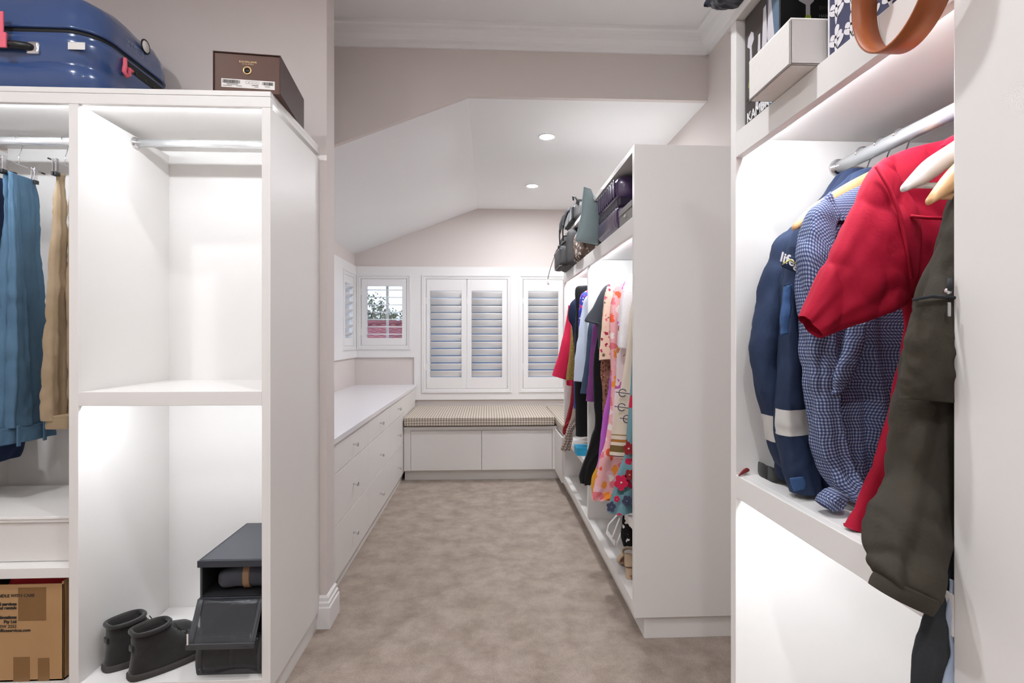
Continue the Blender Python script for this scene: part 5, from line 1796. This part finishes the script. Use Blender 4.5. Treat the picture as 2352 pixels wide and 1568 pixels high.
ub = thing('backpack', 'black backpack lying on top of the far right wardrobe', 'backpack', (.70, 3.7, ZV))
rbox('main_bag', (.70, 3.70, ZV + .068), (.125, .22, .0675), .04, 'backpack', ub, 16, bulge=.006, crumple=.007, cscale=12, seed=12)
rbox('top_pocket', (.67, 3.60, ZV + .128), (.085, .09, .024), .018, 'black', ub, 10, crumple=.005, cscale=16, seed=13)
rbox('padded_back', (.570, 3.70, ZV + .060), (.014, .17, .045), .012, 'black', ub, 10, crumple=.003, cscale=20, seed=14)
tube('grab_loop', [(.60, 3.50, ZV + .12), (.57, 3.47, ZV + .15), (.56, 3.50, ZV + .165), (.57, 3.54, ZV + .15)], .006, 'strapgrey', ub, 8)
for k, yk in enumerate((3.60, 3.76)):
    sp_ = tube('shoulder_strap', [(.565, yk, ZV + .11), (.540, yk + .02, ZV + .09), (.522, yk + .04, ZV + .04), (.515, yk + .06, ZV - .03), (.520, yk + .07, ZV - .10 - .05 * k)], [.012, .014, .012, .006, .004], 'strapgrey', ub, 8)
    rbox('strap_buckle', (.517, yk + .055, ZV + .0), (.007, .014, .012), .004, 'blackplastic', sp_, 4)

# ------------------------------------------------------------------ outside
GZ = -3.0
M['grass'] = mat('dry_garden_grass', (112, 116, 84), 1, vary=(.6, (134, 128, 98)))
struct(box('floor_garden', (-30, 30), (5.45, 45), (GZ - .1, GZ), 'grass', bev=0))
M['rooftile'] = mat('red_roof_tile', (160, 84, 92), .8, vary=(3, (138, 66, 78)))
M['render'] = mat('cream_house_render', (214, 204, 190), .9)
hs = thing('neighbour_house', 'red tiled roof of a neighbouring house seen through the open shutter', 'house', (-3, 16, GZ))
box('house_wall', (-9, -2.2), (13.6, 21), (GZ, .35), 'render', hs, 0)


def roof(name, x0, x1, y0, z0, y1, z1, m, parent):
    nx, ny = 130, 16
    vs, fs = [], []
    for j in range(ny + 1):
        for s in (0, 1):
            if j == ny and s:
                continue
            t = (j + (0.0 if not s else .98)) / ny
            for i in range(nx + 1):
                x = x0 + (x1 - x0) * i / nx
                z = z0 + (z1 - z0) * t + .03 * math.sin(i * math.pi / 2.5) + (.03 if not s else 0)
                vs.append((x, y0 + (y1 - y0) * t, z))
    nr = len(vs) // (nx + 1)
    for j in range(nr - 1):
        for i in range(nx):
            q = j * (nx + 1) + i
            fs.append((q, q + 1, q + nx + 2, q + nx + 1))
    return mesh(name, vs, fs, m, parent)


rfo = roof('roof_tiles', -9.6, -1.9, 13.0, .25, 17.3, 1.62, 'rooftile', hs)
rfo['kind'] = 'stuff'
roof('roof_back', -9.6, -1.9, 21.6, .25, 17.3, 1.62, 'rooftile', hs)
tube('ridge_cap', [(-9.6, 17.3, 1.66), (-1.9, 17.3, 1.66)], .09, 'rooftile', hs, 10)
M['slateblue'] = mat('blue_grey_weatherboard', (58, 84, 122), .8)
M['slatetin'] = mat('grey_blue_tin_roof', (96, 112, 132), .5)
h2 = thing('neighbour_house', 'blue grey weatherboard house glimpsed between the closed louvres', 'house', (4.5, 18, GZ))
box('house_wall', (-1.78, 11), (15, 22), (GZ, 2.1), 'slateblue', h2, 0)
for k in range(22):
    box('weatherboard', (-1.80, 11.02), (14.95, 15.0), (GZ + .9 + .19 * k, GZ + 1.085 + .19 * k), 'slateblue', h2, 0)
prism('roof', [(14.6, 2.1), (18.5, 3.4), (22.4, 2.1)], 'x', -1.84, 11.4, 'slatetin', h2)
M['bark'] = mat('grey_brown_bark', (96, 84, 72), .95, bump=(20, .5, .02))
M['leaf'] = mat('olive_green_leaf', (86, 92, 64), .8, vary=(1.5, (114, 110, 80)))


def tree(x, y, h, r, label, seed):
    t = thing('garden_tree', label, 'tree', (x, y, GZ), group='garden trees behind the red roof')
    rnd = random.Random(seed)
    top = h - r * .9
    tube('trunk', [(x, y, GZ), (x + .1, y, GZ + (top - GZ) * .5), (x, y + .05, top)], [.22, .16, .08], 'bark', t, 10)
    vs, fs = [], []
    for k in range(5):
        a = rnd.uniform(0, 6.28)
        tube('branch', [(x, y, top - .6), (x + r * .5 * math.cos(a), y + r * .5 * math.sin(a), top + r * .3), (x + r * .8 * math.cos(a), y + r * .8 * math.sin(a), top + r * .7)], [.07, .05, .02], 'bark', t, 6)
    cl = [(Vector((rnd.gauss(0, .5), rnd.gauss(0, .5), rnd.uniform(-.5, .75))) * r, rnd.uniform(.22, .42) * r) for _ in range(26)]
    for k in range(2600):
        c, cr_ = rnd.choice(cl)
        d = Vector((rnd.gauss(0, 1), rnd.gauss(0, 1), rnd.gauss(0, 1))).normalized() * cr_ * rnd.random() ** .4
        p = Vector((x, y, h - r * .75)) + c + d
        a = Vector((rnd.gauss(0, 1), rnd.gauss(0, 1), rnd.gauss(0, 1))).normalized()
        b = a.orthogonal().normalized()
        s = rnd.uniform(.05, .10)
        i0 = len(vs)
        vs += [p - a * s, p + b * s * .5, p + a * s, p - b * s * .5]
        fs.append((i0, i0 + 1, i0 + 2, i0 + 3))
    f = mesh('foliage', vs, fs, 'leaf', t)
    f['kind'] = 'stuff'
    return t


tree(-5.3, 23, 2.75, 1.5, 'grey green tree left of the gap in the open shutter', 1)
tree(-3.9, 26, 2.15, 1.3, 'lower grey green tree right of the taller one, beyond the red roof', 2)
tree(-7.8, 25, 3.2, 1.7, 'grey green tree seen past the left edge of the open shutter', 3)
tree(-1.2, 28, 2.6, 1.2, 'grey green tree between the red roof and the blue grey house', 4)
